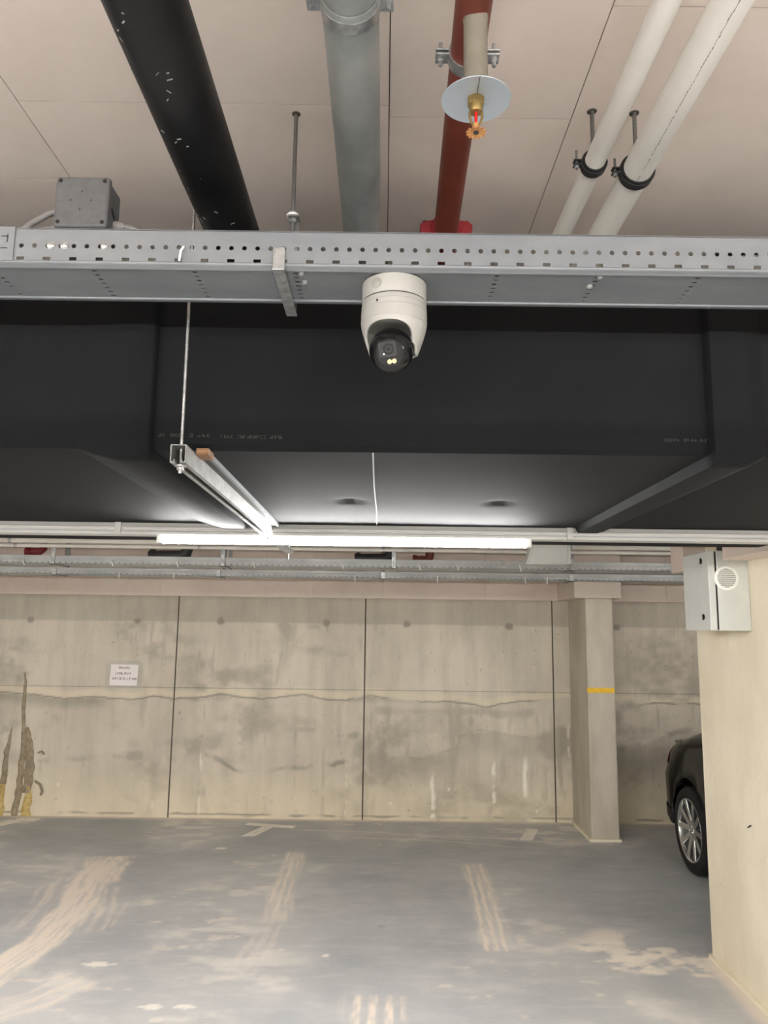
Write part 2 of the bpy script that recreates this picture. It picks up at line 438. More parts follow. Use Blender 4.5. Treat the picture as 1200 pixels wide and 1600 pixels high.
# parking bay marks painted on the floor
def flat_mark(poly):
    o = MB().prism([(x, y) for x, y in poly], 0.0005, 0.003, 'z').build('bay_mark', 'line_white', floor)
    return o
flat_mark([(-1.29, 7.70), (-1.27, 7.78), (-0.80, 7.68), (-0.82, 7.59)])
flat_mark([(-1.10, 7.67), (-1.00, 7.65), (-1.13, 7.30), (-1.25, 7.29)])
flat_mark([(-3.52, 7.80), (-3.49, 7.86), (-3.29, 7.82), (-3.33, 7.74)])
flat_mark([(-3.54, 7.80), (-3.42, 7.76), (-3.58, 7.45), (-3.70, 7.45)])
flat_mark([(1.26, 7.29), (1.38, 7.29), (1.50, 7.66), (1.40, 7.68)])

# back wall: cast concrete panels in front of a dark backing
wall_back = MB().box(XL - 0.2, XR + 0.2, YW + 0.012, YW + 0.25, 0, ZC).build('wall_back', 'dark_gap', None, kind='structure')
tag(wall_back, 'cast concrete back wall of stained panels with vertical joints')
CRK = [(-9, 1.17), (-3.854, 1.182), (-3.5, 1.16), (-3.203, 1.127), (-2.9, 1.15), (-2.558, 1.122), (-2.3, 1.16), (-2.107, 1.135), (-1.9, 1.155), (-1.657, 1.191),
       (-1.45, 1.165), (-1.203, 1.148), (-1.0, 1.18), (-0.8, 1.195), (-0.6, 1.15), (-0.35, 1.145), (-0.17, 1.209), (0.1, 1.17), (0.412, 1.135), (0.7, 1.15), (1.057, 1.099), (1.4, 1.16), (1.963, 1.192), (2.3, 1.165), (2.608, 1.15), (9, 1.15)]
TIE = [(-3.604, 1.915), (-2.51, 1.916), (-1.658, 1.927), (-0.576, 1.921), (0.251, 1.919), (1.293, 1.912), (2.4, 1.91)]
def wall_masks(x, z):
    dark = np.zeros_like(x); white = np.zeros_like(x); warm = np.zeros_like(x)
    n1 = fbm(x * 1.3, z * 2.2, 5, 5); n2 = fbm(x * 6, z * 8, 7, 5); n3 = fbm(x * 14, z * 2.0, 9, 4); n4 = fbm(x * 30, z * 30, 11, 3)
    dark += 0.45 * sst(0.47, 0.72, n1) * sst(0.32, 0.68, n2)
    # the top band of the wall, above the tie holes, is coloured darker
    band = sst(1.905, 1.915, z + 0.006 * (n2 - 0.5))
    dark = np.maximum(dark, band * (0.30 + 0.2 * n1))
    # wandering crack under the lift joint, with seepage above and below
    zc = np.interp(x, [p[0] for p in CRK], [p[1] for p in CRK]) + 0.035 * (fbm(x * 5, x * 0, 13, 4) - 0.5)
    d = np.abs(z - zc)
    dark = np.maximum(dark, (1 - sst(0.003, 0.012, d)) * (0.55 + 0.5 * n1) * sst(0.3, 0.42, fbm(x * 2.3, x * 0 + 4, 17, 3)))
    warm = np.maximum(warm, 0.55 * sst(0, 0.02, z - zc) * (1 - sst(0.06, 0.09, z - zc)))
    dark = np.maximum(dark, 0.5 * sst(0.0, 0.02, zc - z) * (1 - sst(0.03, 0.16, zc - z)) * sst(0.42, 0.62, fbm(x * 1.6, z * 3, 19, 4)))
    # tide marks of old damp: (line, width, strength, depth of the damp on its lower side)
    wob = 0.05 * (fbm(x * 7, z * 7, 71, 4) - 0.5); wob2 = 0.05 * (fbm(x * 7, z * 7, 75, 4) - 0.5)
    for pts, wd, amt, depth in (
        ([(-1.745, 0.60), (-1.60, 0.54), (-1.464, 0.46), (-1.24, 0.43), (-0.987, 0.484), (-0.73, 0.487), (-0.606, 0.55), (-0.478, 0.52), (-0.351, 0.553)], 0.030, 0.75, 0.0),
        ([(-3.41, 0.515), (-3.03, 0.55), (-2.716, 0.60), (-2.52, 0.575), (-2.42, 0.527)], 0.030, 0.32, 0.0),
        ([(0.03, 0.607), (0.287, 0.622), (0.428, 0.58), (0.51, 0.638), (0.766, 0.69), (0.786, 0.814), (0.895, 0.865), (1.12, 0.862), (1.408, 0.81), (1.7, 0.83)], 0.018, 0.55, 0.30),
        ([(0.158, 0.714), (0.221, 0.807), (0.317, 0.84), (0.414, 0.779), (0.491, 0.656)], 0.014, 0.4, 0.0),
        ([(2.2, 0.72), (2.40, 0.71), (2.593, 0.744), (2.853, 0.84), (3.209, 0.907)], 0.045, 0.7, 0.40),
        ([(-1.94, 0.688), (-1.86, 0.75), (-1.79, 0.78)], 0.05, 0.4, 0.0),
        ([(-1.024, 1.612), (-1.066, 1.293)], 0.025, 0.3, 0.0)):
        d, _, al = seg_dist(x + wob, z + wob2, pts)
        thick = wd * (0.5 + 1.0 * fbm(x * 4, z * 4, 77, 3))
        dark = np.maximum(dark, (1 - sst(thick * 0.2, thick * 1.25, d)) * amt * (0.35 + 0.9 * n2) * sst(0.30, 0.55, fbm(x * 5, z * 6, 79, 4)))
        if depth:
            zl_ = np.interp(x, [p[0] for p in pts], [p[1] for p in pts]) + wob
            ins = sst(pts[0][0] - 0.02, pts[0][0] + 0.05, x) * (1 - sst(pts[-1][0] - 0.1, pts[-1][0] + 0.05, x))
            dark = np.maximum(dark, ins * sst(0, 0.01, zl_ - z) * (1 - sst(depth * 0.3, depth, zl_ - z)) * 0.36 * (0.4 + n2))
    warm = np.maximum(warm, sst(0.62, 0.1, z) * (0.45 + 0.6 * n2))  # wall colour turns paler and warmer towards the floor
    # damp patches by the pillar and behind it
    for cx, cz, rx, rz, amt in ((1.75, 0.75, 0.32, 0.22, 0.5), (-2.45, 0.58, 0.12, 0.07, 0.45), (-0.28, 0.80, 0.10, 0.05, 0.45), (-0.75, 0.86, 0.14, 0.04, 0.35), (0.9, 0.95, 0.06, 0.12, 0.45), (0.75, 1.05, 0.9, 0.05, 0.35)):
        q = np.hypot((x - cx) / rx, (z - cz) / rz) + 1.6 * (n2 - 0.5) + 0.8 * (n1 - 0.5)
        dark = np.maximum(dark, (1 - sst(0.4, 1.15, q)) * amt)
    # vertical run marks
    dark = np.maximum(dark, 0.35 * sst(0.62, 0.78, n3) * sst(0.35, 0.6, n1))
    dark = np.maximum(dark, 0.6 * sst(0.80, 0.86, n4) * sst(0.45, 0.6, n2))
    for cx, cz in TIE:
        q = np.hypot((x - cx) / 0.05, (z - cz) / 0.045) + 0.8 * (n2 - 0.5)
        dark = np.maximum(dark, (1 - sst(0.5, 1.0, q)) * 0.75)
    # plaster line along the wall foot
    zf = 0.035 + 0.02 * (fbm(x * 6, x * 0, 31, 4) - 0.5)
    dark = np.maximum(dark, (1 - sst(0.004, 0.014, np.abs(z - zf))) * 0.8 * sst(0.35, 0.5, fbm(x * 3, x * 0, 33, 3)))
    # lime runs
    for cx, z0, z1, wd, br in ((-1.79, 0.02, 0.70, 0.012, 0.55), (-0.345, 0.02, 0.62, 0.012, 0.45), (0.522, 0.01, 0.48, 0.022, 0.85), (1.13, 0.16, 0.62, 0.022, 0.9),
                               (1.437, 0.22, 0.68, 0.028, 0.95), (1.885, 0.5, 1.0, 0.014, 0.5), (-2.08, 0.02, 0.10, 0.012, 0.5), (-2.25, 0.05, 0.2, 0.01, 0.4)):
        c = cx + 0.035 * (fbm(z * 5, z * 0 + cx, 35, 3) - 0.5)
        q = np.abs(x - c) / wd + 1.1 * (fbm(x * 40, z * 9, 37, 3) - 0.5)
        m = (1 - sst(0.5, 1.0, q)) * sst(z0, z0 + 0.03, z) * (1 - sst(z1 - 0.12, z1, z)) * sst(0.30, 0.5, fbm(z * 12, z * 0 + cx * 3, 39, 3))
        white = np.maximum(white, m * br)
    for cx, cz in ((0.68, 0.3), (1.55, 0.1), (0.1, 0.16), (-3.2, 0.3)):
        white = np.maximum(white, (1 - sst(0.4, 1, np.hypot(x - cx, z - cz) / 0.018)) * 0.8)
    return np.clip(dark, 0, 1), np.clip(white, 0, 1), np.clip(warm, 0, 1)

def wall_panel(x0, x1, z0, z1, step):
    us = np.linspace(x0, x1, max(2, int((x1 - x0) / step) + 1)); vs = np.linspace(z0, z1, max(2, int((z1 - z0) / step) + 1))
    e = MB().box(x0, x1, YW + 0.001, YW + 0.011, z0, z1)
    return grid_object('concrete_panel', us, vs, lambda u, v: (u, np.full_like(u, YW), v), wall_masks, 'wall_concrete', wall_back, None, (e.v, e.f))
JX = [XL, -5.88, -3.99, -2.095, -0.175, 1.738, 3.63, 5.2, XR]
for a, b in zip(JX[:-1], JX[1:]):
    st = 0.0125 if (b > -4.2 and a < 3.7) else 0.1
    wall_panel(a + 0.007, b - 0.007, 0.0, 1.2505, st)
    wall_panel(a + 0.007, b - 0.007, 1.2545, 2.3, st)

wall_left = MB().box(XL - 0.2, XL, YB, YW, 0, ZC).build('wall_left', 'pillar_concrete', None, kind='structure')
wall_right = MB().box(XR, XR + 0.2, YB, YW, 0, ZC).build('wall_right', 'pillar_concrete', None, kind='structure')
wall_front = MB().box(XL - 0.2, XR + 0.2, YB - 0.2, YB, 0, ZC).build('wall_front', 'pillar_concrete', None, kind='structure')

# ceiling slab clad with insulation boards
ceiling = MB().box(XL - 0.2, XR + 0.2, YB - 0.2, YW + 0.25, ZC + 0.03, ZC + 0.25).build('ceiling', 'dark_gap', None, kind='structure')
tag(ceiling, 'ceiling clad in pale pinkish insulation boards with fine joints')
def cpanel(x0, x1, y0, y1):
    g = 0.0011
    MB().box(x0 + g, x1 - g, y0 + g, y1 - g, ZC, ZC + 0.032).build('ceiling_panel', 'board', ceiling)
cols = [(-3.28, -2.46, 1.54), (-2.46, -1.64, 1.2), (-1.64, -0.82, 1.84), (-0.82, 0.0, 1.538), (0.0, 0.41, 1.575), (0.41, 1.23, 1.257), (1.23, 2.05, 1.59), (2.05, 2.87, 1.3), (2.87, 3.69, 1.6)]
for x0, x1, yj in cols:
    L0 = 0.98
    ys_ = [yj + L0 * k for k in range(-3, 4)]
    for a, b in zip(ys_[:-1], ys_[1:]): cpanel(x0, x1, a, b)
    cpanel(x0, x1, YB, ys_[0]); cpanel(x0, x1, ys_[-1], YW)
cpanel(XL, -3.28, YB, YW); cpanel(3.69, XR, YB, YW)

# beam along the back wall, clad with boards
beam = MB().box(XL, XR, 7.91, YW, 2.19, ZC).build('beam_back', 'dark_gap', None, kind='structure')
tag(beam, 'downstand beam along the back wall clad in pinkish boards')
bxs = [-7.0, -5.2, -4.1, -2.62, -2.27, -1.2, -0.72, 0.0, 1.05, 1.80, 2.9, 4.1, 5.3, 6.5]
for i, (a, b) in enumerate(zip(bxs[:-1], bxs[1:])):
    MB().box(a + 0.001, b - 0.001, 7.88, 7.91, 2.172, ZC).build('cladding_board', 'beam_board', beam)
    MB().box(a + 0.001, b - 0.001, 7.91, YW - 0.001, 2.172, 2.19).build('cladding_board', 'beam_board', beam)

# pillar in front of the back wall
pillar = MB().box(1.905, 2.16, 7.27, YW, 0, 2.2).build('wall_pillar', 'pillar_concrete', None, kind='structure', bevel=0.012)
tag(pillar, 'narrow concrete pillar standing out from the back wall')
MB().box(1.900, 2.152, 7.264, 7.2705, 1.305, 1.350).build('paint_stripe', 'yellow_paint', pillar)
head = MB().box(1.78, 2.22, 7.18, 7.88, 2.172, ZC).build('pillar_head_cladding', 'beam_board', None, kind='structure', bevel=0.004)
tag(head, 'pinkish board cladding boxed around the pillar head')
# plaster skirt where pillar meets floor
MB().prism([(1.885, 7.25), (2.17, 7.25), (2.17, 7.30), (1.91, 7.30), (1.91, 7.93), (1.885, 7.93)], 0.0, 0.022, 'z').build('foot_plaster', 'pale_concrete', pillar)

# near concrete pier on the right
pier = MB().box(1.935, 2.28, 3.40, 4.79, 0, ZC).build('wall_pier', 'pale_concrete', None, kind='structure', bevel=0.008)
tag(pier, 'pale cream concrete pier at the right edge')
MB().box(1.80, 2.30, 4.60, 4.80, 2.225, ZC).build('cladding_block', 'beam_board', pier, bevel=0.004)
MB().box(1.787, 2.30, 3.38, 4.035, 2.238, ZC).build('cladding_block', 'beam_board', pier, bevel=0.004)
MB().prism([(1.910, 3.40), (1.936, 3.40), (1.936, 4.80), (1.915, 4.79)], 0.0, 0.02, 'z').build('foot_plaster', 'pale_concrete', pier)
def disc_x(x, y, z, r, t): return MB().lathe([(r, 0), (r, t * 0.5), (r * 0.7, t), (0.0001, t)], (x, y, z), (-1, 0, 0), 16)
disc_x(1.936, 4.62, 0.43, 0.028, 0.004).build('patched_tie_hole', 'pale_concrete', pier, smooth=40)
MB().obox((1.934, 4.22, 0.86), (0, 1, -0.5), (1, 0, 0), (0, 0.5, 1), 0.022, 0.003, 0.003).build('wire_stub', 'black', pier)

# foam sealed cracks at the left end of the back wall
def seal(pts, mname, seedv, name='sealant_strip'):
    """pts: (x, z, halfwidth) up the wall -> a lumpy strip standing proud of the wall"""
    n = 60; vs = []; fs = []
    zz = np.linspace(pts[0][1], pts[-1][1], n)
    xx = np.interp(zz, [p[1] for p in pts], [p[0] for p in pts]); ww = np.interp(zz, [p[1] for p in pts], [p[2] for p in pts])
    lump = 0.6 + 0.9 * vnoise(zz * 22, zz * 0 + seedv, seedv)
    jl = 0.5 * (vnoise(zz * 18, zz * 0 + 3, seedv + 1) - 0.5); jr = 0.5 * (vnoise(zz * 15, zz * 0 + 5, seedv + 2) - 0.5)
    for i in range(n):
        for k in range(7):
            t = k / 6 * 2 - 1
            wx = ww[i] * (t + (jl[i] if t < 0 else jr[i]) * abs(t))
            vs.append((xx[i] + wx, YW - 0.018 * lump[i] * math.sqrt(max(0, 1 - t * t)) * min(1, ww[i] / 0.03) - 0.001, zz[i]))
    for i in range(n - 1):
        for k in range(6): fs.append((i * 7 + k, i * 7 + k + 1, (i + 1) * 7 + k + 1, (i + 1) * 7 + k))
    return MB().add(vs, fs).build(name, mname, wall_back, smooth=60)
seal([(-3.61, 0.0, 0.035), (-3.58, 0.25, 0.035), (-3.575, 0.75, 0.025), (-3.60, 1.0, 0.020), (-3.605, 1.3, 0.018), (-3.62, 1.39, 0.003)], 'foam_seal', 3)
seal([(-3.505, 0.22, 0.04), (-3.49, 0.45, 0.055), (-3.515, 0.70, 0.042), (-3.55, 0.85, 0.012)], 'foam_seal', 8)
seal([(-3.505, 0.0, 0.05), (-3.49, 0.12, 0.042), (-3.485, 0.28, 0.02)], 'foam_yellow', 5)
seal([(-3.76, 0.0, 0.04), (-3.745, 0.3, 0.03)], 'foam_yellow', 12)
seal([(-3.745, 0.3, 0.03), (-3.735, 0.6, 0.028), (-3.70, 0.86, 0.003)], 'foam_seal', 15)
MB().pipe([(-3.42, YW - 0.004, 0.60), (-3.38, YW - 0.02, 0.62), (-3.355, YW - 0.02, 0.59)], 0.008, 6).build('foam_string', 'foam_seal', wall_back, smooth=60)
MB().pipe([(-3.43, YW - 0.004, 0.33), (-3.37, YW - 0.02, 0.30), (-3.345, YW - 0.02, 0.24), (-3.36, YW - 0.012, 0.20)], 0.011, 6).build('foam_string', 'foam_seal', wall_back, smooth=60)

# ------------------------------------------------------------------ black ventilation duct
DZ0, DZ1, DY0, DY1 = 2.264, 2.69, 1.757, 3.66
duct = thing('ventilation_duct', 'wide black foam-insulated ventilation duct crossing the whole view', 'duct', (0.1, 2.6, DZ0))
def duct_section(x0, x1, seed):
    """rounded box with slightly puckered foam skin"""
    r = 0.012; P = []
    nY, nZ = 48, 10
    ring = []
    for k in range(nY + 1): ring.append((DY0 + r + (DY1 - DY0 - 2 * r) * k / nY, DZ0, 0, -1))
    ring.append((DY1, DZ0 + r, 1, 0)); ring.append((DY1, DZ1 - r, 1, 0)); ring.append((DY1 - r, DZ1, 0, 1)); ring.append((DY0 + r, DZ1, 0, 1))
    for k in range(nZ + 1): ring.append((DY0, DZ1 - r - (DZ1 - DZ0 - 2 * r) * k / nZ, -1, 0))
    n = len(ring); nx = 64; vs = []
    for i in range(nx + 1):
        x = x0 + (x1 - x0) * i / nx
        for (y, z, ny, nz) in ring:
            h = 0.005 * (float(fbm(np.array([x * 1.7 + seed]), np.array([y * 1.5 + z * 2.0]), seed, 3)[0]) - 0.5)
            if nz == -1:
                for dx, dy in ((-0.11, 2.47), (0.375, 2.47)):       # insulation pins dimple the underside
                    q = math.hypot((x - dx) / 0.06, (y - dy) / 0.05)
                    if q < 1: h -= 0.011 * (1 - q * q)
            vs.append((x, y + ny * h, z + nz * h))
    fs = [(i * n + k, i * n + (k + 1) % n, (i + 1) * n + (k + 1) % n, (i + 1) * n + k) for i in range(nx) for k in range(n)]
    fs += [tuple(range(n)), tuple(nx * n + k for k in range(n))]
    return MB().add(vs, fs).build('duct_section', 'rubber_foam', duct, smooth=25)
FX = [(-3.40, -3.26), (-2.04, -1.90), (-0.684, -0.543), (0.757, 0.875), (2.10, 2.24), (3.46, 3.60)]
edges = [-6.9] + [(a + b) / 2 for a, b in FX] + [6.4]
for i, (a, b) in enumerate(zip(edges[:-1], edges[1:])): duct_section(a + 0.001, b - 0.001, i + 2)
def joint_cover(x0, x1, soft_left):
    """foam strip wrapped over a flange: one edge steep, the other tapering softly"""
    h = 0.025
    sl, sr = (0.055, 0.008) if soft_left else (0.008, 0.035)
    prof = [(x0 - (sl - 0.008), -0.002), (x0 + sl * 0.5, h * 0.75), (x0 + sl, h), (x1 - sr, h), (x1 - sr * 0.3, h * 0.75), (x1 + (sr - 0.008), -0.002)]
    vs = []; n = len(prof)
    path = [(DY0, DZ1 + 0.0, -1, 0.2), (DY0, DZ0 + 0.03, -1, 0), (DY0, DZ0 + 0.012, -1, -0.15), (DY0 + 0.004, DZ0 + 0.004, -0.75, -0.75), (DY0 + 0.012, DZ0, -0.15, -1), (DY0 + 0.03, DZ0, 0, -1)]
    path += [(DY0 + 0.1 * k, DZ0, 0, -1) for k in range(1, 12)] + [(3.0, DZ0, 0, -1), (3.022, DZ0, 0, -0.35), (3.028, DZ0, 0, 0.05)]
    for (y, z, ny, nz) in path:
        for x, q in prof: vs.append((x, y + ny * q, z + nz * q))
    fs = [(i * n + k, i * n + k + 1, (i + 1) * n + k + 1, (i + 1) * n + k) for i in range(len(path) - 1) for k in range(n - 1)]
    fs.append(tuple(range(n))); fs.append(tuple((len(path) - 1) * n + k for k in range(n)))
    return MB().add(vs, fs).build('joint_cover', 'rubber_foam', duct, smooth=50)
for a, b in FX: joint_cover(a, b, (a + b) / 2 < 0.1)
# glued seam and faint chalk line on the underside
MB().pipe([(-0.028, 1.77, DZ0 - 0.0005), (-0.030, 2.2, DZ0 - 0.0005), (-0.026, 2.7, DZ0 - 0.001), (-0.028, 3.02, DZ0 - 0.001)], 0.0022, 5).build('glued_seam', 'seam_pale', duct)
def glyph_row(x0, y, z, words, h, cw, seed, axis='xz', slope=0.0):
    """illegible printed row: short strokes standing for letters too small to read"""
    r = random.Random(seed); mb = MB(); x = x0; t = 0.0006
    for wl in words:
        for c in range(wl):
            sw = cw * 0.24
            kinds = r.sample(['l', 'r', 't', 'm', 'b'], r.choice((2, 3, 3)))
            for k in kinds:
                if k == 'l': q = (x, x + sw, 0, h)
                elif k == 'r': q = (x + cw * 0.58, x + cw * 0.58 + sw, 0, h)
                elif k == 't': q = (x, x + cw * 0.7, h * 0.84, h)
                elif k == 'm': q = (x, x + cw * 0.7, h * 0.42, h * 0.58)
                else: q = (x, x + cw * 0.7, 0, h * 0.16)
                mb.box(q[0], q[1], y - t, y, z + q[2], z + q[3])
            x += cw
        x += cw * 0.9
    return mb
glyph_row(-0.535, DY0 - 0.0028, 2.293, (2, 3, 1, 3), 0.0075, 0.011, 3).build('printed_marking', 'print_grey', duct)
glyph_row(-0.385, DY0 - 0.0028, 2.291, (4, 9, 4), 0.0075, 0.0078, 4).build('printed_marking', 'print_grey', duct)
glyph_row(0.655, DY0 - 0.0028, 2.296, (5, 4, 3), 0.0075, 0.0078, 5).build('printed_marking', 'print_grey', duct)

# ------------------------------------------------------------------ strut channel with rods that carries the light line
ch = thing('strut_channel', 'galvanised strut channel under the black duct, hung on a threaded rod', 'channel', (-0.457, 2.3, 2.21))
cx0, cx1, cz0, cz1 = -0.4745, -0.4395, 2.211, 2.252
t = 0.0025
cpoly = [(cx0, cz0), (cx0 + 0.0105, cz0), (cx0 + 0.0105, cz0 + 0.007), (cx0 + 0.008, cz0 + 0.007), (cx0 + 0.008, cz0 + t), (cx0 + t, cz0 + t), (cx0 + t, cz1 - t), (cx1 - t, cz1 - t), (cx1 - t, cz0 + t),
         (cx1 - 0.008, cz0 + t), (cx1 - 0.008, cz0 + 0.007), (cx1 - 0.0105, cz0 + 0.007), (cx1 - 0.0105, cz0), (cx1, cz0), (cx1, cz1), (cx0, cz1)]
MB().prism(cpoly, 1.66, 3.015, 'y').build('profile', 'strut_zinc', ch)
MB().box(cx0 - 0.004, cx1 + 0.024, 1.765, 3.0, cz1, DZ0 - 0.001).build('rubber_pad', 'black', ch)
MB().prism([(cx1 + 0.018, cz1 - 0.002), (cx1 + 0.026, cz1 - 0.002), (cx1 + 0.026, cz1 + 0.010), (cx1 + 0.018, cz1 + 0.010)], 1.80, 3.01, 'y').build('pad_rail', 'tray_steel', ch)
for i in range(3):
    MB().box(cx1 + 0.002, cx1 + 0.030, 1.742, 1.80, cz1 - 0.004 + i * 0.0052, cz1 + 0.0008 + i * 0.0052).build('wooden_shim', 'timber', ch)
def threaded_rod(parent, x, y, z0, z1, r=0.004, name='threaded_rod', m='zinc'):
    mb = MB(); n = 10; pitch = 0.0016
    k = int((z1 - z0) / 0.004)
    prof = []
    for i in range(k + 1):
        prof.append((r * (1.0 if i % 2 else 0.86), (z1 - z0) * i / k))
    mb.lathe(prof, (x, y, z0), (0, 0, 1), n)
    return mb.build(name, m, parent, smooth=70)
def nut(parent, x, y, z, r=0.008, h=0.007, m='zinc', name='nut'):
    return MB().lathe([(r * 0.9, 0), (r, h * 0.15), (r, h * 0.85), (r * 0.9, h)], (x, y, z), (0, 0, 1), 6).build(name, m, parent)
threaded_rod(ch, -0.459, 1.692, 2.193, ZC - 0.0015)
nut(ch, -0.459, 1.692, 2.200, 0.0085, 0.008); MB().cyl((-0.459, 1.692, 2.208), (-0.459, 1.692, 2.211), 0.013, 16).build('washer', 'zinc', ch)
nut(ch, -0.459, 1.692, 2.252, 0.0085, 0.006)
threaded_rod(ch, -0.457, 3.005, 2.185, 2.211, 0.004); nut(ch, -0.457, 3.005, 2.2, 0.008, 0.008)
threaded_rod(ch, -0.457, 3.70, 2.185, ZC - 0.0015, 0.004)
MB().box(cx0, cx1, 3.12, 3.73, cz0, cz1 - 0.02).build('profile_end', 'zinc', ch)

# ------------------------------------------------------------------ lines of fluorescent lights
def light_line(name, label, y, z, x0, x1, tubes, bare=False):
    """trunking profile along X with lit tubes at (a, b); z = underside of the housing"""
    t_ = thing(name, label, 'light', ((x0 + x1) / 2, y, z), 'light lines of the garage')
    hw, hh = 0.036, 0.047
    prof = [(y - hw, z), (y - hw - 0.004, z + 0.004), (y - hw - 0.004, z + 0.012), (y - hw, z + 0.015), (y - hw, z + 0.020), (y - hw - 0.003, z + 0.023), (y - hw - 0.003, z + 0.030),
            (y - hw, z + 0.033), (y - hw + 0.004, z + hh), (y + hw - 0.004, z + hh), (y + hw, z + 0.033), (y + hw + 0.003, z + 0.030), (y + hw + 0.004, z + 0.004), (y + hw, z)]
    MB().prism(prof, x0, x1, 'x').build('trunking', 'lamp_white', t_)
    for a, b in tubes:
        tb = MB().cyl((a + 0.02, y, z - 0.020), (b - 0.02, y, z - 0.020), 0.0135, 16).build('tube', 'tube_light', t_, smooth=40) if bare else MB().prism([(y - 0.024, z), (y - 0.024, z - 0.014), (y - 0.017, z - 0.026), (y - 0.006, z - 0.030), (y + 0.006, z - 0.030), (y + 0.017, z - 0.026), (y + 0.024, z - 0.014), (y + 0.024, z)], a + 0.02, b - 0.02, 'x').build('tube', 'tube_light', t_)
        for e, s in ((a, 1), (b, -1)):
            MB().box(min(e, e + s * 0.022), max(e, e + s * 0.022), y - 0.026, y + 0.026, z - (0.036 if bare else 0.032), z + 0.001).build('end_cap', 'lamp_white', tb, bevel=0.003)
    for e in (tubes[0][0] - 0.15, tubes[0][1] + 0.15):
        MB().box(e - 0.012, e + 0.012, y - hw - 0.007, y + hw + 0.007, z + 0.001, z + hh + 0.0005).build('clip', 'lamp_white', t_)
    return t_
light_line('light_line', 'long light trunking with one lit tube under the black duct', 3.064, 2.215, -6.5, 6.2,
           [(-0.905, 0.590), (-3.9, -2.4), (2.2, 3.7), (-6.3, -5.4), (4.6, 6.0)])
for i, (yy, lab) in enumerate(((-0.5, 'unseen light trunking with lit tubes behind the viewer, nearer line'), (-3.6, 'unseen light trunking with lit tubes behind the viewer, farther line'))):
    lt = light_line('light_line', lab, yy, 2.24, -6.5, 6.2, [(-5.6, -4.1), (-3.8, -2.3), (-2.0, -0.5), (-0.2, 1.3), (1.6, 3.1), (3.4, 4.9)], True)  # unseen lines; bare tubes and their places chosen to brighten the ceiling
    for xx in (-5.8, -3.2, 0, 3.0, 5.6): threaded_rod(lt, xx, yy, 2.28, ZC - 0.0015, 0.004, 'suspension_rod')

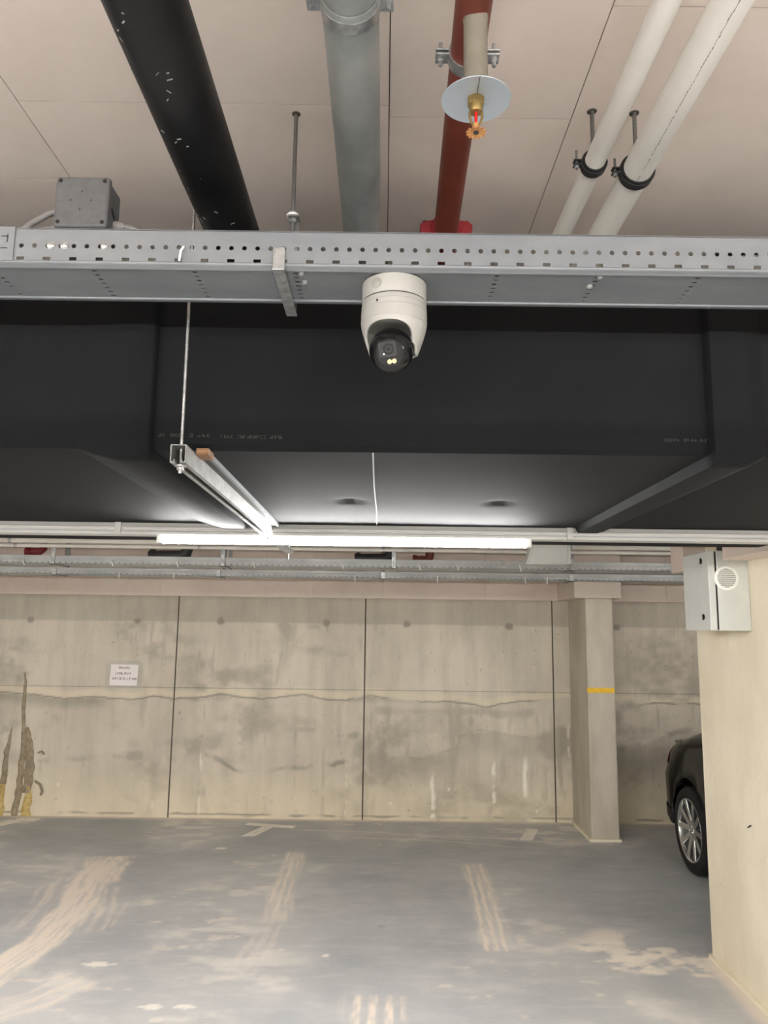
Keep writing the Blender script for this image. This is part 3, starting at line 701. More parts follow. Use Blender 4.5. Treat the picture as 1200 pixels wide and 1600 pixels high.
# ------------------------------------------------------------------ perforated cable trays
def perforated_tray(name, label, x0, x1, y0, y1, z0, h, phase=0.0, bottom_holes=True, group=None, row_x=None, material='tray_steel', slots=True):
    tr = thing(name, label, 'cable tray', ((x0 + x1) / 2, (y0 + y1) / 2, z0), group)
    tt = 0.0012
    def side(y, with_name, holes=True):
        mb = MB(); za, zb, zc_, zd, zt = z0 + 0.006, z0 + 0.0065 + 0.0062, z0 + 0.022, z0 + h * 0.68, z0 + h
        def quad(a, b, c, d): mb.add([(a, y, c), (b, y, c), (b, y, d), (a, y, d)], [(0, 1, 2, 3)])
        zh = z0 + h * 0.50
        n = int((x1 - x0) / 0.025)
        for i in range(n):
            a = x0 + i * 0.025; b = a + 0.025; cx_ = (a + b) / 2
            # round hole in a square cell
            o8 = [(a, zh - 0.0125), (cx_, zh - 0.0125), (b, zh - 0.0125), (b, zh), (b, zh + 0.0125), (cx_, zh + 0.0125), (a, zh + 0.0125), (a, zh)]
            i8 = [(cx_ + 0.0047 * math.cos(R(225 + 45 * k)), zh + 0.0047 * math.sin(R(225 + 45 * k))) for k in range(8)]
            vs = [(p[0], y, p[1]) for p in o8 + i8]
            mb.add(vs, [(k, (k + 1) % 8, 8 + (k + 1) % 8, 8 + k) for k in range(8)])
            # slot row at the foot, every second cell
            if i % 2 == 0 and slots:
                s0, s1 = a + 0.0055, a + 0.0195
                quad(a, s0, za, zb); quad(s1, b, za, zb)
            else: quad(a, b, za, zb)
        xe = x0 + n * 0.025
        quad(x0, xe, zb, zh - 0.0125); quad(x0, xe, zh + 0.0125, zt)
        return mb.build(with_name, material, tr, solid=tt)
    side(y0, 'side_wall'); side(y1, 'side_wall')
    # rolled top lips
    for y, s in ((y0, 1), (y1, -1)):
        MB().box(x0, x1, min(y - s * 0.0006, y + s * 0.009), max(y - s * 0.0006, y + s * 0.009), z0 + h - 0.0012, z0 + h + 0.0012).build('rim', material, tr)
    # bends and stiffening beads between side walls and floor
    for y, s in ((y0, 1), (y1, -1)):
        pr = [(y, z0 + 0.0062), (y + s * 0.0003, z0 + 0.0030), (y + s * 0.003, z0 + 0.0004), (y + s * 0.013, z0 + 0.0004), (y + s * 0.0145, z0 - 0.0018), (y + s * 0.0185, z0 - 0.0018), (y + s * 0.021, z0 + 0.001)]
        vs = [(x, a, b) for x in (x0, x1) for a, b in pr]; n = len(pr)
        MB().add(vs, [(k, k + 1, n + k + 1, n + k) for k in range(n - 1)]).build('bend', material, tr, smooth=50, solid=tt)
    # floor plate with cross rows of short slots
    mb = MB(); ya, yb = y0 + 0.021, y1 - 0.021; zz = z0 + 0.001
    def quad(a, b, c, d): mb.add([(a, c, zz), (b, c, zz), (b, d, zz), (a, d, zz)], [(0, 1, 2, 3)])
    cur = x0
    if bottom_holes:
        for rx in row_x:
            if rx - 0.012 < cur or rx + 0.012 > x1: continue
            quad(cur, rx - 0.012, ya, yb)
            m = 7; st = (yb - ya) / m
            for k in range(m):
                a, b, c, d = rx - 0.012, rx + 0.012, ya + k * st, ya + (k + 1) * st; cy_ = (c + d) / 2
                o8 = [(a, c), (rx, c), (b, c), (b, cy_), (b, d), (rx, d), (a, d), (a, cy_)]
                i8 = [(rx + 0.0055 * math.cos(R(225 + 45 * q)), cy_ + 0.0038 * math.sin(R(225 + 45 * q))) for q in range(8)]
                mb.add([(p[0], p[1], zz) for p in o8 + i8], [(q, (q + 1) % 8, 8 + (q + 1) % 8, 8 + q) for q in range(8)])
            cur = rx + 0.012
    quad(cur, x1, ya, yb)
    mb.build('tray_floor', material, tr, solid=tt)
    return tr
TZ, TY0, TY1, TH = 2.531, 1.370, 1.541, 0.070
tray = perforated_tray('cable_tray', 'grey perforated cable tray crossing in front of the black duct, camera under it', -3.0096, 3.2, TY0, TY1, TZ, TH,
                       row_x=[0.0175 + 0.195 * k for k in range(-14, 15) if k != 0] )
# splice plate at the left end of the view, with its bolts
sp = MB().box(-0.98, -0.710, TY0 - 0.0035, TY0 - 0.0008, TZ + 0.004, TZ + TH + 0.002).build('splice_plate', 'tray_steel', tray, bevel=0.0008)
for zz in (0.028, 0.052): MB().box(-0.735, -0.722, TY0 - 0.0042, TY0 - 0.0034, TZ + zz - 0.001, TZ + zz + 0.001).build('stamp_line', 'dark_steel', sp)
MB().box(-0.724, -0.722, TY0 - 0.0042, TY0 - 0.0034, TZ + 0.04, TZ + 0.056).build('stamp_line', 'dark_steel', sp)
def bolt(parent, p, axis, r=0.006, h=0.005, m='zinc'):
    return MB().lathe([(r * 1.35, 0), (r * 1.35, h * 0.3), (r, h * 0.31), (r, h * 0.8), (r * 0.7, h), (0.0002, h * 1.02)], p, axis, 10).build('bolt', m, parent, smooth=40)
for xx in (-0.640, -0.615, -0.538): bolt(tray, (xx, TY0 - 0.0007, TZ + 0.035), (0, -1, 0))
for xx, yy in ((-0.165, 1.396), (-0.163, 1.435), (0.412, 1.396), (0.402, 1.437), (-0.79, 1.43), (-0.795, 1.45)): bolt(tray, (xx, yy, TZ), (0, 0, -1), 0.0055, 0.006)
# a cable tie loop sticking out of one hole
MB().pipe([(-0.388, TY0 - 0.001, TZ + 0.036), (-0.390, TY0 - 0.012, TZ + 0.022), (-0.393, TY0 - 0.007, TZ + 0.004)], 0.0022, 6).build('cable_tie', 'plastic_white', tray, smooth=60)
# loose cables lying in the tray
for i, (yy, zz, r_, m_) in enumerate(((1.43, 0.012, 0.008, 'cable_grey'), (1.46, 0.011, 0.007, 'cable_black'), (1.49, 0.012, 0.008, 'cable_grey'))):
    pts = [(-3.0 + 0.3 * k, yy + 0.006 * math.sin(k * 1.3 + i), TZ + zz + 0.002) for k in range(21)]
    lab = ('grey cable along the front of the near tray', 'black cable along the middle of the near tray', 'grey cable along the back of the near tray')[i]
    tag(MB().pipe(pts, r_, 8).build('cable', m_, None, smooth=60), lab, 'cable', 'cables in the near tray')
pts = [(0.58, 1.45, 2.56), (0.63, 1.455, 2.60), (0.68, 1.455, 2.612), (0.74, 1.45, 2.613), (0.80, 1.44, 2.614), (0.88, 1.44, 2.617), (1.0, 1.45, 2.61), (1.1, 1.46, 2.58)]
tag(MB().pipe(pts, 0.005, 8).build('cable', 'cable_black', None, smooth=60), 'thin black cable bowing up over the tray rim at right', 'cable')

# tray hanger: strap under the tray, rod up to the ceiling
hg = thing('tray_hanger', 'galvanised strap hanger hooked under the near cable tray', 'hanger', (-0.206, 1.47, 2.52))
hx0, hx1 = -0.217, -0.194
MB().box(hx0, hx1, TY0 - 0.0062, TY0 - 0.0022, TZ - 0.010, TZ + 0.036).build('front_lip', 'zinc', hg, bevel=0.0012)
MB().prism([(hx0, TZ - 0.0095), (hx1, TZ - 0.0095), (hx1, TZ - 0.0065), (hx1 - 0.003, TZ - 0.0025), (hx0 + 0.003, TZ - 0.0025), (hx0, TZ - 0.0065)], TY0 - 0.006, 1.584, 'y').build('bottom_strap', 'zinc', hg, bevel=0.0008)
MB().box(hx0 + 0.002, hx1 - 0.002, 1.580, 1.584, TZ - 0.009, 2.742).build('back_strap', 'dull_rod', hg)
MB().box(hx0, hx1, 1.556, 1.584, 2.740, 2.744).build('top_tab', 'dull_rod', hg)
threaded_rod(hg, -0.2085, 1.569, 2.712, ZC - 0.0015, 0.0048, 'threaded_rod', 'dull_rod')
nut(hg, -0.2085, 1.569, 2.732, 0.0085, 0.008); nut(hg, -0.2085, 1.569, 2.749, 0.0085, 0.008)
MB().cyl((-0.2085, 1.569, 2.7445), (-0.2085, 1.569, 2.749), 0.014, 20).build('washer', 'plastic_white', hg, smooth=40)
def hole_collar(parent, x, y, r=0.009):
    return MB().lathe([(r * 0.45, 0.0), (r * 0.45, -0.0008), (r, -0.0014), (r * 1.1, 0.0)], (x, y, ZC), (0, 0, 1), 18, cap=False).build('drilled_hole', 'dark_gap', parent)
hole_collar(hg, -0.2085, 1.569)

# ------------------------------------------------------------------ turret camera under the tray
CX, CY, CZ = 0.0150, 1.4475, TZ - 0.0022
tc = thing('security_camera', 'white turret security camera with black eyeball under the cable tray', 'camera', (CX, CY, 2.34))
MB().lathe([(0.060, 0), (0.0635, 0), (0.0638, -0.004), (0.0638, -0.033), (0.0625, -0.036), (0.060, -0.036)], (CX, CY, CZ), (0, 0, 1), 64).build('mounting_base', 'cam_white', tc, smooth=35)
MB().lathe([(0.0605, -0.0355), (0.0605, -0.0385)], (CX, CY, CZ), (0, 0, 1), 48).build('seam_ring', 'black', tc, smooth=35)
MB().lathe([(0.060, -0.0382), (0.0632, -0.0385), (0.0640, -0.040), (0.0643, -0.0475), (0.0636, -0.0480), (0.0636, -0.0492), (0.0646, -0.0497), (0.0650, -0.0590), (0.0643, -0.0596), (0.0643, -0.0604), (0.0651, -0.0610), (0.0655, -0.078), (0.0652, -0.084), (0.058, -0.0842)],
           (CX, CY, CZ), (0, 0, 1), 72).build('body_ring', 'cam_white', tc, smooth=30)
def shroud():
    n = 120; m = 14; vs = []; zt = CZ - 0.0835
    for i in range(n):
        a = -180 + 360 * i / n          # 0 = towards viewer (-Y), positive = right (+X)
        q = a + 13.0
        if q < 0:
            u_ = min(1.0, -q / 78); ze = -0.0935 - 0.053 * (1 - math.sqrt(max(0, 1 - u_ ** 2.4)))
        else:
            u_ = min(1.0, q / 56); ze = -0.0935 - 0.037 * (1 - math.sqrt(max(0, 1 - u_ ** 2.4))) - 0.0155 * float(sst(62, 88, np.array(q)))
        if abs(q) > 95: ze = ze + 0.008 * float(sst(95, 130, np.array(abs(q))))
        zb = CZ + ze
        for k in range(m + 1):
            z = zt + (zb - zt) * k / m; u = (zt - z) / 0.063
            r = 0.0652 - 0.0190 * u ** 1.25
            vs.append((CX + r * math.sin(R(a)), CY - r * math.cos(R(a)), z))
    fs = [(i * (m + 1) + k, ((i + 1) % n) * (m + 1) + k, ((i + 1) % n) * (m + 1) + k + 1, i * (m + 1) + k + 1) for i in range(n) for k in range(m)]
    o = MB().add(vs, fs).build('shroud', 'cam_white', tc, smooth=60)
    md = o.modifiers.new('thickness', 'SOLIDIFY'); md.thickness = 0.0055; md.offset = -1
    return o
shroud()
MB().lathe([(0.060, 0), (0.060, -0.003)], (CX, CY, CZ - 0.0805), (0, 0, 1), 32).build('inner_plate', 'black', tc)
# knock-out plug and reset hole on the left front
a = R(-33); rr = 0.0638
n_ = Vector((math.sin(a), -math.cos(a), 0))
pl = MB().lathe([(0.0105, -0.002), (0.0105, 0.0012), (0.0098, 0.0016), (0.0002, 0.0017)], Vector((CX, CY, CZ - 0.0175)) + n_ * rr, n_, 32).build('cable_entry_plug', 'cam_plug', tc, smooth=35)
MB().obox(Vector((CX, CY, CZ - 0.0175)) + n_ * (rr + 0.0016), n_.cross(Vector((0, 0, 1))) + Vector((0, 0, 0.35)), n_, Vector((0, 0, 1)), 0.007, 0.0004, 0.0007).build('slot', 'cam_white', pl)
a = R(-31); n_ = Vector((math.sin(a), -math.cos(a), 0))
MB().obox(Vector((CX, CY, CZ - 0.0535)) + n_ * 0.0647, n_.cross(Vector((0, 0, 1))), n_, (0, 0, 1), 0.002, 0.0006, 0.0022).build('screw_recess', 'black', tc)
# eyeball
EB = Vector((0.0105, 1.434, 2.3905)); FD = Vector((-0.11, -0.87, -0.47)).normalized()
er = 0.0435; fc = 0.033
prof = []
for k in range(0, 19):
    th = math.pi * k / 18
    h = -er * math.cos(th)
    if h > fc: break
    prof.append((max(er * math.sin(th), 0.0003), h))
rf = math.sqrt(er ** 2 - fc ** 2)
prof += [(rf, fc), (rf - 0.002, fc + 0.0012), (rf - 0.0025, fc + 0.0004)]
ball = MB().lathe(prof, EB, FD, 64).build('eyeball', 'cam_black', tc, smooth=30)
FU = Vector((0, 0, 1)) - FD * FD.z; FU.normalize(); FR = FD.cross(FU).normalized()
if FR.x < 0: FR = -FR
FC = EB + FD * fc
MB().lathe([(rf - 0.0024, 0), (rf - 0.0024, 0.001), (0.0003, 0.0011)], FC, FD, 48).build('front_glass', 'cam_face', ball, smooth=30)
def on_face(u, v, h=0.0015): return FC + FR * u + FU * v + FD * h
lw = MB()
ang = R(7); ur = FR * math.cos(ang) + FU * math.sin(ang); uv = FU * math.cos(ang) - FR * math.sin(ang)
c0 = on_face(-0.0035, 0.0075, 0.0); hw_, hh_, cr = 0.0175, 0.0145, 0.005
outl = []
for sx, sy, a0 in ((1, 1, 0), (-1, 1, 90), (-1, -1, 180), (1, -1, 270)):
    for k in range(5):
        q = R(a0 + 22.5 * k); outl.append(c0 + ur * (sx * (hw_ - cr) + cr * math.cos(q)) + uv * (sy * (hh_ - cr) + cr * math.sin(q)))
nO = len(outl)
lw.add([p + FD * 0.001 for p in outl] + [p + FD * 0.0024 for p in outl], [tuple(range(nO)), tuple(range(nO, 2 * nO))] + [(i, (i + 1) % nO, nO + (i + 1) % nO, nO + i) for i in range(nO)])
lwo = lw.build('lens_window', 'lens_window', ball)
for r0, m_, hh2 in ((0.0105, 'lens_dark', 0.0028), (0.0072, 'lens_window', 0.0031), (0.0046, 'lens_dark', 0.0034)):
    MB().lathe([(r0, 0.002), (r0, hh2), (0.0003, hh2 + 0.0001)], c0 + ur * 0.002, FD, 32).build('lens_ring', m_, lwo, smooth=30)
MB().lathe([(0.0018, 0.002), (0.0018, 0.0030), (0.0002, 0.0031)], c0 - ur * 0.0085 - uv * 0.0085, FD, 12).build('light_sensor', 'plastic_white', lwo)
for du in (-0.0005, 0.0085):
    MB().lathe([(0.0046, 0.001), (0.0046, 0.0026), (0.0030, 0.0036), (0.0003, 0.0036)], on_face(du, -0.0165 + (du + 0.0005) * 0.12, 0), FD, 20).build('white_light', 'led_cream', ball, smooth=30)

# ------------------------------------------------------------------ pipes under the ceiling
PY0, PY1 = -4.8, 7.0
bp = thing('waste_pipe', 'thick black plastic pipe under the ceiling at left', 'pipe', (-0.371, 1.2, 2.727))
MB().cyl((-0.371, PY0, 2.789), (-0.371, PY1, 2.789), 0.0625, 48).build('pipe_wall', 'black_pipe', bp, smooth=40)
for yy in (0.55, 2.6, 5.2):
    MB().lathe([(0.064, -0.015), (0.067, -0.015), (0.067, 0.015), (0.064, 0.015)], (-0.371, yy, 2.789), (0, 1, 0), 40, closed=True).build('pipe_clamp', 'zinc', bp, smooth=40)
    threaded_rod(bp, -0.371, yy, 2.855, ZC - 0.0015, 0.005, 'suspension_rod')
rs = random.Random(5)
for k in range(44):     # scuffs and plaster flecks on the pipe
    yy = rs.uniform(0.98, 1.85); aa = R(rs.uniform(-70, 30)); ln = rs.uniform(0.002, 0.010)
    c_ = Vector((-0.371 + 0.0627 * math.sin(aa), yy, 2.789 - 0.0627 * math.cos(aa)))
    nn = Vector((math.sin(aa), 0, -math.cos(aa))); tg = Vector((math.cos(aa), rs.uniform(-1.5, 1.5), math.sin(aa)))
    MB().obox(c_, tg, nn.cross(tg), nn, ln * 0.5, rs.uniform(0.0004, 0.0014), 0.00025).build('scuff', 'scuff', bp)

gp = thing('drain_pipe', 'galvanised steel pipe running under the middle of the ceiling', 'pipe', (-0.0667, 1.2, 2.827))
gx, gz, gr = -0.0667, 2.875, 0.048
MB().lathe([(0.0445, 0.012), (0.0455, 0.0), (0.0474, 0.0), (0.0482, 0.004), (0.0482, 0.030), (0.0480, 0.034), (0.0480, PY1 - 1.105)], (gx, 1.105, gz), (0, 1, 0), 48, cap=False).build('pipe_wall', 'zinc_pipe', gp, smooth=40)
MB().cyl((gx, PY0, gz), (gx, 1.14, gz), 0.0445, 48).build('spigot_pipe', 'zinc_pipe', gp, smooth=40)
clm = MB().lathe([(0.0482, -0.011), (0.0500, -0.011), (0.0500, 0.011), (0.0482, 0.011)], (gx, 1.128, gz), (0, 1, 0), 48, closed=True).build('pipe_clamp', 'zinc', gp, smooth=40)
for s in (-1, 1):
    MB().box(gx + s * 0.060 - 0.012, gx + s * 0.060 + 0.012, 1.116, 1.140, gz - 0.004, gz + 0.004).build('clamp_ear', 'zinc', clm)
    MB().cyl((gx + s * 0.064, 1.128, gz - 0.012), (gx + s * 0.064, 1.128, gz + 0.012), 0.004, 8).build('clamp_screw', 'zinc', clm)
threaded_rod(gp, gx, 1.128, gz + 0.05, ZC - 0.0015, 0.005, 'suspension_rod')
threaded_rod(gp, gx, 3.9, gz + 0.045, ZC - 0.0015, 0.005, 'suspension_rod')

# red sprinkler main, very slightly off square
def rx_(y): return 0.134 + 0.0185 * (y - 1.09)
rz, rr_ = 2.852, 0.0302
rp = thing('sprinkler_pipe', 'dull red sprinkler main under the ceiling', 'pipe', (0.135, 1.2, 2.82))
MB().cyl((rx_(PY0), PY0, rz), (rx_(1.80), 1.80, rz), rr_, 40).build('pipe_wall', 'red_pipe', rp, smooth=40)
MB().cyl((rx_(1.80), 1.80, rz), (rx_(PY1), PY1, rz), rr_, 40).build('pipe_wall', 'red_pipe', rp, smooth=40)
cy = 1.815
cp = MB().lathe([(0.0305, -0.022), (0.037, -0.022), (0.040, -0.016), (0.040, 0.016), (0.037, 0.022), (0.0305, 0.022)], (rx_(cy), cy, rz), (0, 1, 0), 40, closed=True).build('grooved_coupling', 'red_paint', rp, smooth=40)
for s in (-1, 1):
    MB().prism([(rx_(cy) + s * 0.030, rz - 0.022), (rx_(cy) + s * 0.056, rz - 0.018), (rx_(cy) + s * 0.066, rz - 0.010), (rx_(cy) + s * 0.066, rz + 0.010), (rx_(cy) + s * 0.056, rz + 0.018), (rx_(cy) + s * 0.030, rz + 0.022)], cy - 0.018, cy + 0.018, 'y').build('coupling_ear', 'red_paint', cp, bevel=0.003)
    MB().cyl((rx_(cy) + s * 0.053, cy, rz - 0.026), (rx_(cy) + s * 0.053, cy, rz + 0.026), 0.006, 10).build('coupling_bolt', 'dark_steel', cp)
# zinc two-screw clamp
cy = 1.215
cl = thing('pipe_clip', 'zinc two-screw clip gripping the red sprinkler main', 'pipe clip', (rx_(cy), cy, 2.82))
MB().lathe([(0.0305, -0.0125), (0.0335, -0.0125), (0.0335, 0.0125), (0.0305, 0.0125)], (rx_(cy), cy, rz), (0, 1, 0), 40, closed=True).build('ring', 'zinc', cl, smooth=40)
for s in (-1, 1):
    for dz in (-0.004, 0.004):
        MB().box(min(rx_(cy) + s * 0.031, rx_(cy) + s * 0.056), max(rx_(cy) + s * 0.031, rx_(cy) + s * 0.056), cy - 0.0125, cy + 0.0125, rz + dz - 0.0015, rz + dz + 0.0015).build('ear', 'zinc', cl, bevel=0.001)
    MB().cyl((rx_(cy) + s * 0.047, cy, rz - 0.020), (rx_(cy) + s * 0.047, cy, rz + 0.024), 0.0035, 10).build('screw', 'zinc', cl)
    MB().lathe([(0.0065, 0), (0.0065, 0.004), (0.004, 0.006)], (rx_(cy) + s * 0.047, cy, rz - 0.0055), (0, 0, -1), 10).build('screw_head', 'zinc', cl)
threaded_rod(cl, rx_(cy), cy, rz + 0.033, ZC - 0.0015, 0.005, 'suspension_rod', 'zinc')

# sprinkler head on its dropper
sx, sy = 0.1375, 1.105
sh = thing('sprinkler', 'brass sprinkler with round shield plate below the red pipe', 'sprinkler', (sx, sy, 2.62))
MB().lathe([(0.0205, 0.0), (0.0205, -0.010), (0.0192, -0.016), (0.0192, -0.125), (0.0185, -0.129), (0.0150, -0.1305)], (sx, sy, 2.838), (0, 0, 1), 40).build('dropper', 'nipple', sh, smooth=35)
MB().lathe([(0.0165, 0.006), (0.054, 0.0006), (0.0550, -0.0002), (0.0545, -0.0010), (0.030, 0.0006), (0.0130, 0.0018), (0.0130, 0.006)], (sx, sy, 2.684), (0, 0, 1), 64, closed=True).build('shield_plate', 'plate', sh, smooth=35)
MB().box(sx - 0.0003, sx + 0.0003, sy - 0.0549, sy - 0.014, 2.6825, 2.6845).build('plate_slit', 'dark_steel', sh)
MB().lathe([(0.0135, 0.024), (0.0135, 0.002)], (sx, sy, 2.684), (0, 0, 1), 24).build('thread', 'brass', sh, smooth=35)
MB().lathe([(0.0135, 0.002), (0.0142, 0), (0.0142, -0.010), (0.0120, -0.0115)], (sx, sy, 2.686), (0, 0, 1), 6).build('hexagon', 'brass', sh)
MB().lathe([(0.0115, -0.010), (0.0110, -0.021), (0.0095, -0.024)], (sx, sy, 2.686), (0, 0, 1), 20).build('body', 'brass', sh, smooth=35)
for s in (-1, 1):
    MB().pipe([(sx + s * 0.0095, sy, 2.663), (sx + s * 0.0098, sy, 2.655), (sx + s * 0.0075, sy, 2.645), (sx + s * 0.002, sy, 2.638), (sx, sy, 2.634)], 0.0022, 8).build('frame_arm', 'brass', sh, smooth=60)
MB().lathe([(0.0010, 0), (0.0024, -0.002), (0.0028, -0.010), (0.0024, -0.018), (0.001, -0.022)], (sx, sy, 2.664), (0, 0, 1), 12).build('glass_bulb', 'bulb_red', sh, smooth=60)
MB().cyl((sx, sy, 2.628), (sx, sy, 2.643), 0.004, 12).build('boss', 'copper', sh, smooth=40)
df = MB(); n = 48; vs = []
for k in range(n):
    a = 2 * math.pi * k / n; r_ = 0.0155 if (k % 4) < 3 else 0.0105
    vs.append((sx + r_ * math.cos(a), sy + r_ * math.sin(a), 2.6285 - 0.0012))
for k in range(n):
    a = 2 * math.pi * k / n; vs.append((sx + 0.004 * math.cos(a), sy + 0.004 * math.sin(a), 2.6285))
df.add(vs, [(k, (k + 1) % n, n + (k + 1) % n, n + k) for k in range(n)]).build('deflector', 'copper', sh, solid=0.0012)
MB().cyl((sx, sy, 2.6262), (sx, sy, 2.629), 0.0042, 12).build('deflector_screw', 'dark_steel', sh)

# white pipes with rubber lined clamps
def white_pipe(x, z, r, label, tilt=0.0):
    p = thing('white_pipe', label, 'pipe', (x, 1.5, z - r), 'white plastic pipes')
    MB().cyl((x, PY0, z), (x, PY1, z), r, 40).build('pipe_wall', 'pvc_white', p, smooth=40)
    return p
wp1 = white_pipe(0.450, 2.868, 0.0222, 'thinner white plastic pipe, left of the white pair')
wp2 = white_pipe(0.545, 2.853, 0.0322, 'thicker white plastic pipe with printed line, right of the white pair')
# printed row along the thick pipe
rp2 = random.Random(3); aa = R(-8)
for k in range(70):
    yy = 0.95 + k * 0.0088
    if rp2.random() < 0.25 and yy > 1.3: continue
    c_ = Vector((0.545 + 0.0323 * math.sin(aa), yy, 2.853 - 0.0323 * math.cos(aa)))
    nn = Vector((math.sin(aa), 0, -math.cos(aa)))
    MB().obox(c_ + Vector((rp2.uniform(-0.0006, 0.0006), 0, 0)), (0, 1, 0), nn.cross(Vector((0, 1, 0))), nn, rp2.uniform(0.0025, 0.0044), rp2.uniform(0.0004, 0.0010), 0.0002).build('printed_marking', 'pvc_print', wp2)
def clamp(x, z, r, y, label):
    c = thing('pipe_clamp', label, 'pipe clamp', (x, y, z - r), 'clamps of the white pipes')
    MB().lathe([(r, -0.0135), (r + 0.0045, -0.0135), (r + 0.0052, -0.011), (r + 0.0045, -0.009), (r + 0.0045, 0.009), (r + 0.0052, 0.011), (r + 0.0045, 0.0135), (r, 0.0135)], (x, y, z), (0, 1, 0), 40, closed=True).build('rubber_lining', 'black', c, smooth=40)
    MB().lathe([(r + 0.0044, -0.0085), (r + 0.0066, -0.0085), (r + 0.0066, 0.0085), (r + 0.0044, 0.0085)], (x, y, z), (0, 1, 0), 40, closed=True).build('steel_band', 'dark_steel', c, smooth=40)
    ex = x - r - 0.013
    for dz in (-0.005, 0.005): MB().box(ex - 0.009, ex + 0.010, y - 0.008, y + 0.008, z + dz - 0.0012, z + dz + 0.0012).build('ear', 'dark_steel', c)
    MB().cyl((ex - 0.002, y, z - 0.014), (ex - 0.002, y, z + 0.030), 0.0026, 8).build('screw', 'dull_rod', c)
    MB().lathe([(0.0055, 0), (0.0055, 0.004), (0.003, 0.006)], (ex - 0.002, y, z - 0.0065), (0, 0, -1), 10).build('screw_head', 'zinc', c)
    MB().lathe([(0.008, 0), (0.008, 0.012)], (x, y, z + r + 0.005), (0, 0, 1), 6).build('boss_nut', 'dull_rod', c)
    threaded_rod(c, x, y, z + r + 0.012, ZC - 0.0015, 0.0048, 'threaded_rod', 'dull_rod')
    hole_collar(c, x, y, 0.010)
clamp(0.450, 2.868, 0.0222, 1.548, 'rubber-lined clamp on the thinner white pipe')
clamp(0.545, 2.853, 0.0322, 1.552, 'rubber-lined clamp on the thicker white pipe')
for (x, z, r) in ((0.450, 2.868, 0.0222), (0.545, 2.853, 0.0322)):
    threaded_rod(wp1 if x < 0.5 else wp2, x, 4.2, z + r, ZC - 0.0015, 0.0045, 'suspension_rod')

# ------------------------------------------------------------------ junction box on the tray
jb = thing('junction_box', 'dark grey plastic junction box on the left of the cable tray', 'junction box', (-0.611, 1.45, 2.60))
jx0, jx1, jz0, jz1, jy = -0.6645, -0.5565, 2.632, 2.741, 1.418
lid = MB().box(jx0, jx1, jy, jy + 0.018, jz0, jz1).build('lid', 'box_grey', jb, bevel=0.006, seg=3)
bd = MB().box(jx0 + 0.003, jx1 - 0.003, jy + 0.0185, jy + 0.075, jz0 + 0.003, jz1 - 0.003).build('box_body', 'box_grey', jb, bevel=0.006, seg=3)
for xx in (jx0 + 0.010, jx1 - 0.010):
    for zz in (jz0 + 0.011, jz1 - 0.010):
        MB().cyl((xx, jy - 0.0006, zz), (xx, jy + 0.004, zz), 0.0042, 16).build('screw_hole', 'black', lid)
for dx, dz in ((0, 0.021), (-0.021, 0.003), (0.019, 0.003), (-0.002, -0.017)):
    MB().cyl((-0.6105 + dx, jy - 0.0005, 2.6865 + dz), (-0.6105 + dx, jy + 0.002, 2.6865 + dz), 0.0016, 10).build('dimple', 'black', lid)
MB().obox((jx1 - 0.0025, jy + 0.035, 2.680), (0, 1, -0.7), (1, 0, 0), (0, 0.7, 1), 0.011, 0.0008, 0.0030).build('side_slot', 'black', bd)
MB().box(jx0 + 0.004, jx1 - 0.004, jy + 0.028, jy + 0.06, TZ + 0.002, jz0 + 0.004).build('bracket', 'dark_steel', jb)
def gland(p, s):
    g_ = MB().lathe([(0.0105, 0), (0.0105, 0.010), (0.009, 0.012), (0.009, 0.018), (0.006, 0.021)], p, (s, 0, 0), 14).build('cable_gland', 'gland_grey', jb, smooth=40)
    return g_
gland((jx0 + 0.003, jy + 0.045, 2.690), -1); gland((jx0 + 0.003, jy + 0.045, 2.652), -1); gland((jx1 - 0.003, jy + 0.048, 2.660), 1)
cg = 'cables from the junction box'
tag(MB().pipe([(jx0 - 0.012, jy + 0.045, 2.690), (jx0 - 0.03, jy + 0.044, 2.683), (jx0 - 0.055, jy + 0.03, 2.655), (jx0 - 0.085, jy + 0.02, 2.62), (jx0 - 0.11, jy + 0.02, 2.585), (jx0 - 0.14, jy + 0.02, 2.565)], 0.0062, 10).build('box_cable', 'cable_grey', None, smooth=60),
    'grey cable from the upper left gland of the junction box', 'cable', cg)
tag(MB().pipe([(jx0 - 0.012, jy + 0.045, 2.652), (jx0 - 0.035, jy + 0.045, 2.648), (jx0 - 0.065, jy + 0.04, 2.628), (jx0 - 0.10, jy + 0.04, 2.60), (jx0 - 0.13, jy + 0.04, 2.570), (jx0 - 0.17, jy + 0.04, 2.560)], 0.0070, 10).build('box_cable', 'cable_grey', None, smooth=60),
    'grey cable from the lower left gland of the junction box', 'cable', cg)
tag(MB().pipe([(jx1 + 0.013, jy + 0.048, 2.660), (jx1 + 0.035, jy + 0.05, 2.657), (jx1 + 0.060, jy + 0.055, 2.642), (jx1 + 0.09, jy + 0.06, 2.612), (jx1 + 0.12, jy + 0.06, 2.575), (jx1 + 0.16, jy + 0.06, 2.560)], 0.0058, 10).build('box_cable', 'cable_grey', None, smooth=60),
    'grey cable from the right gland of the junction box', 'cable', cg)

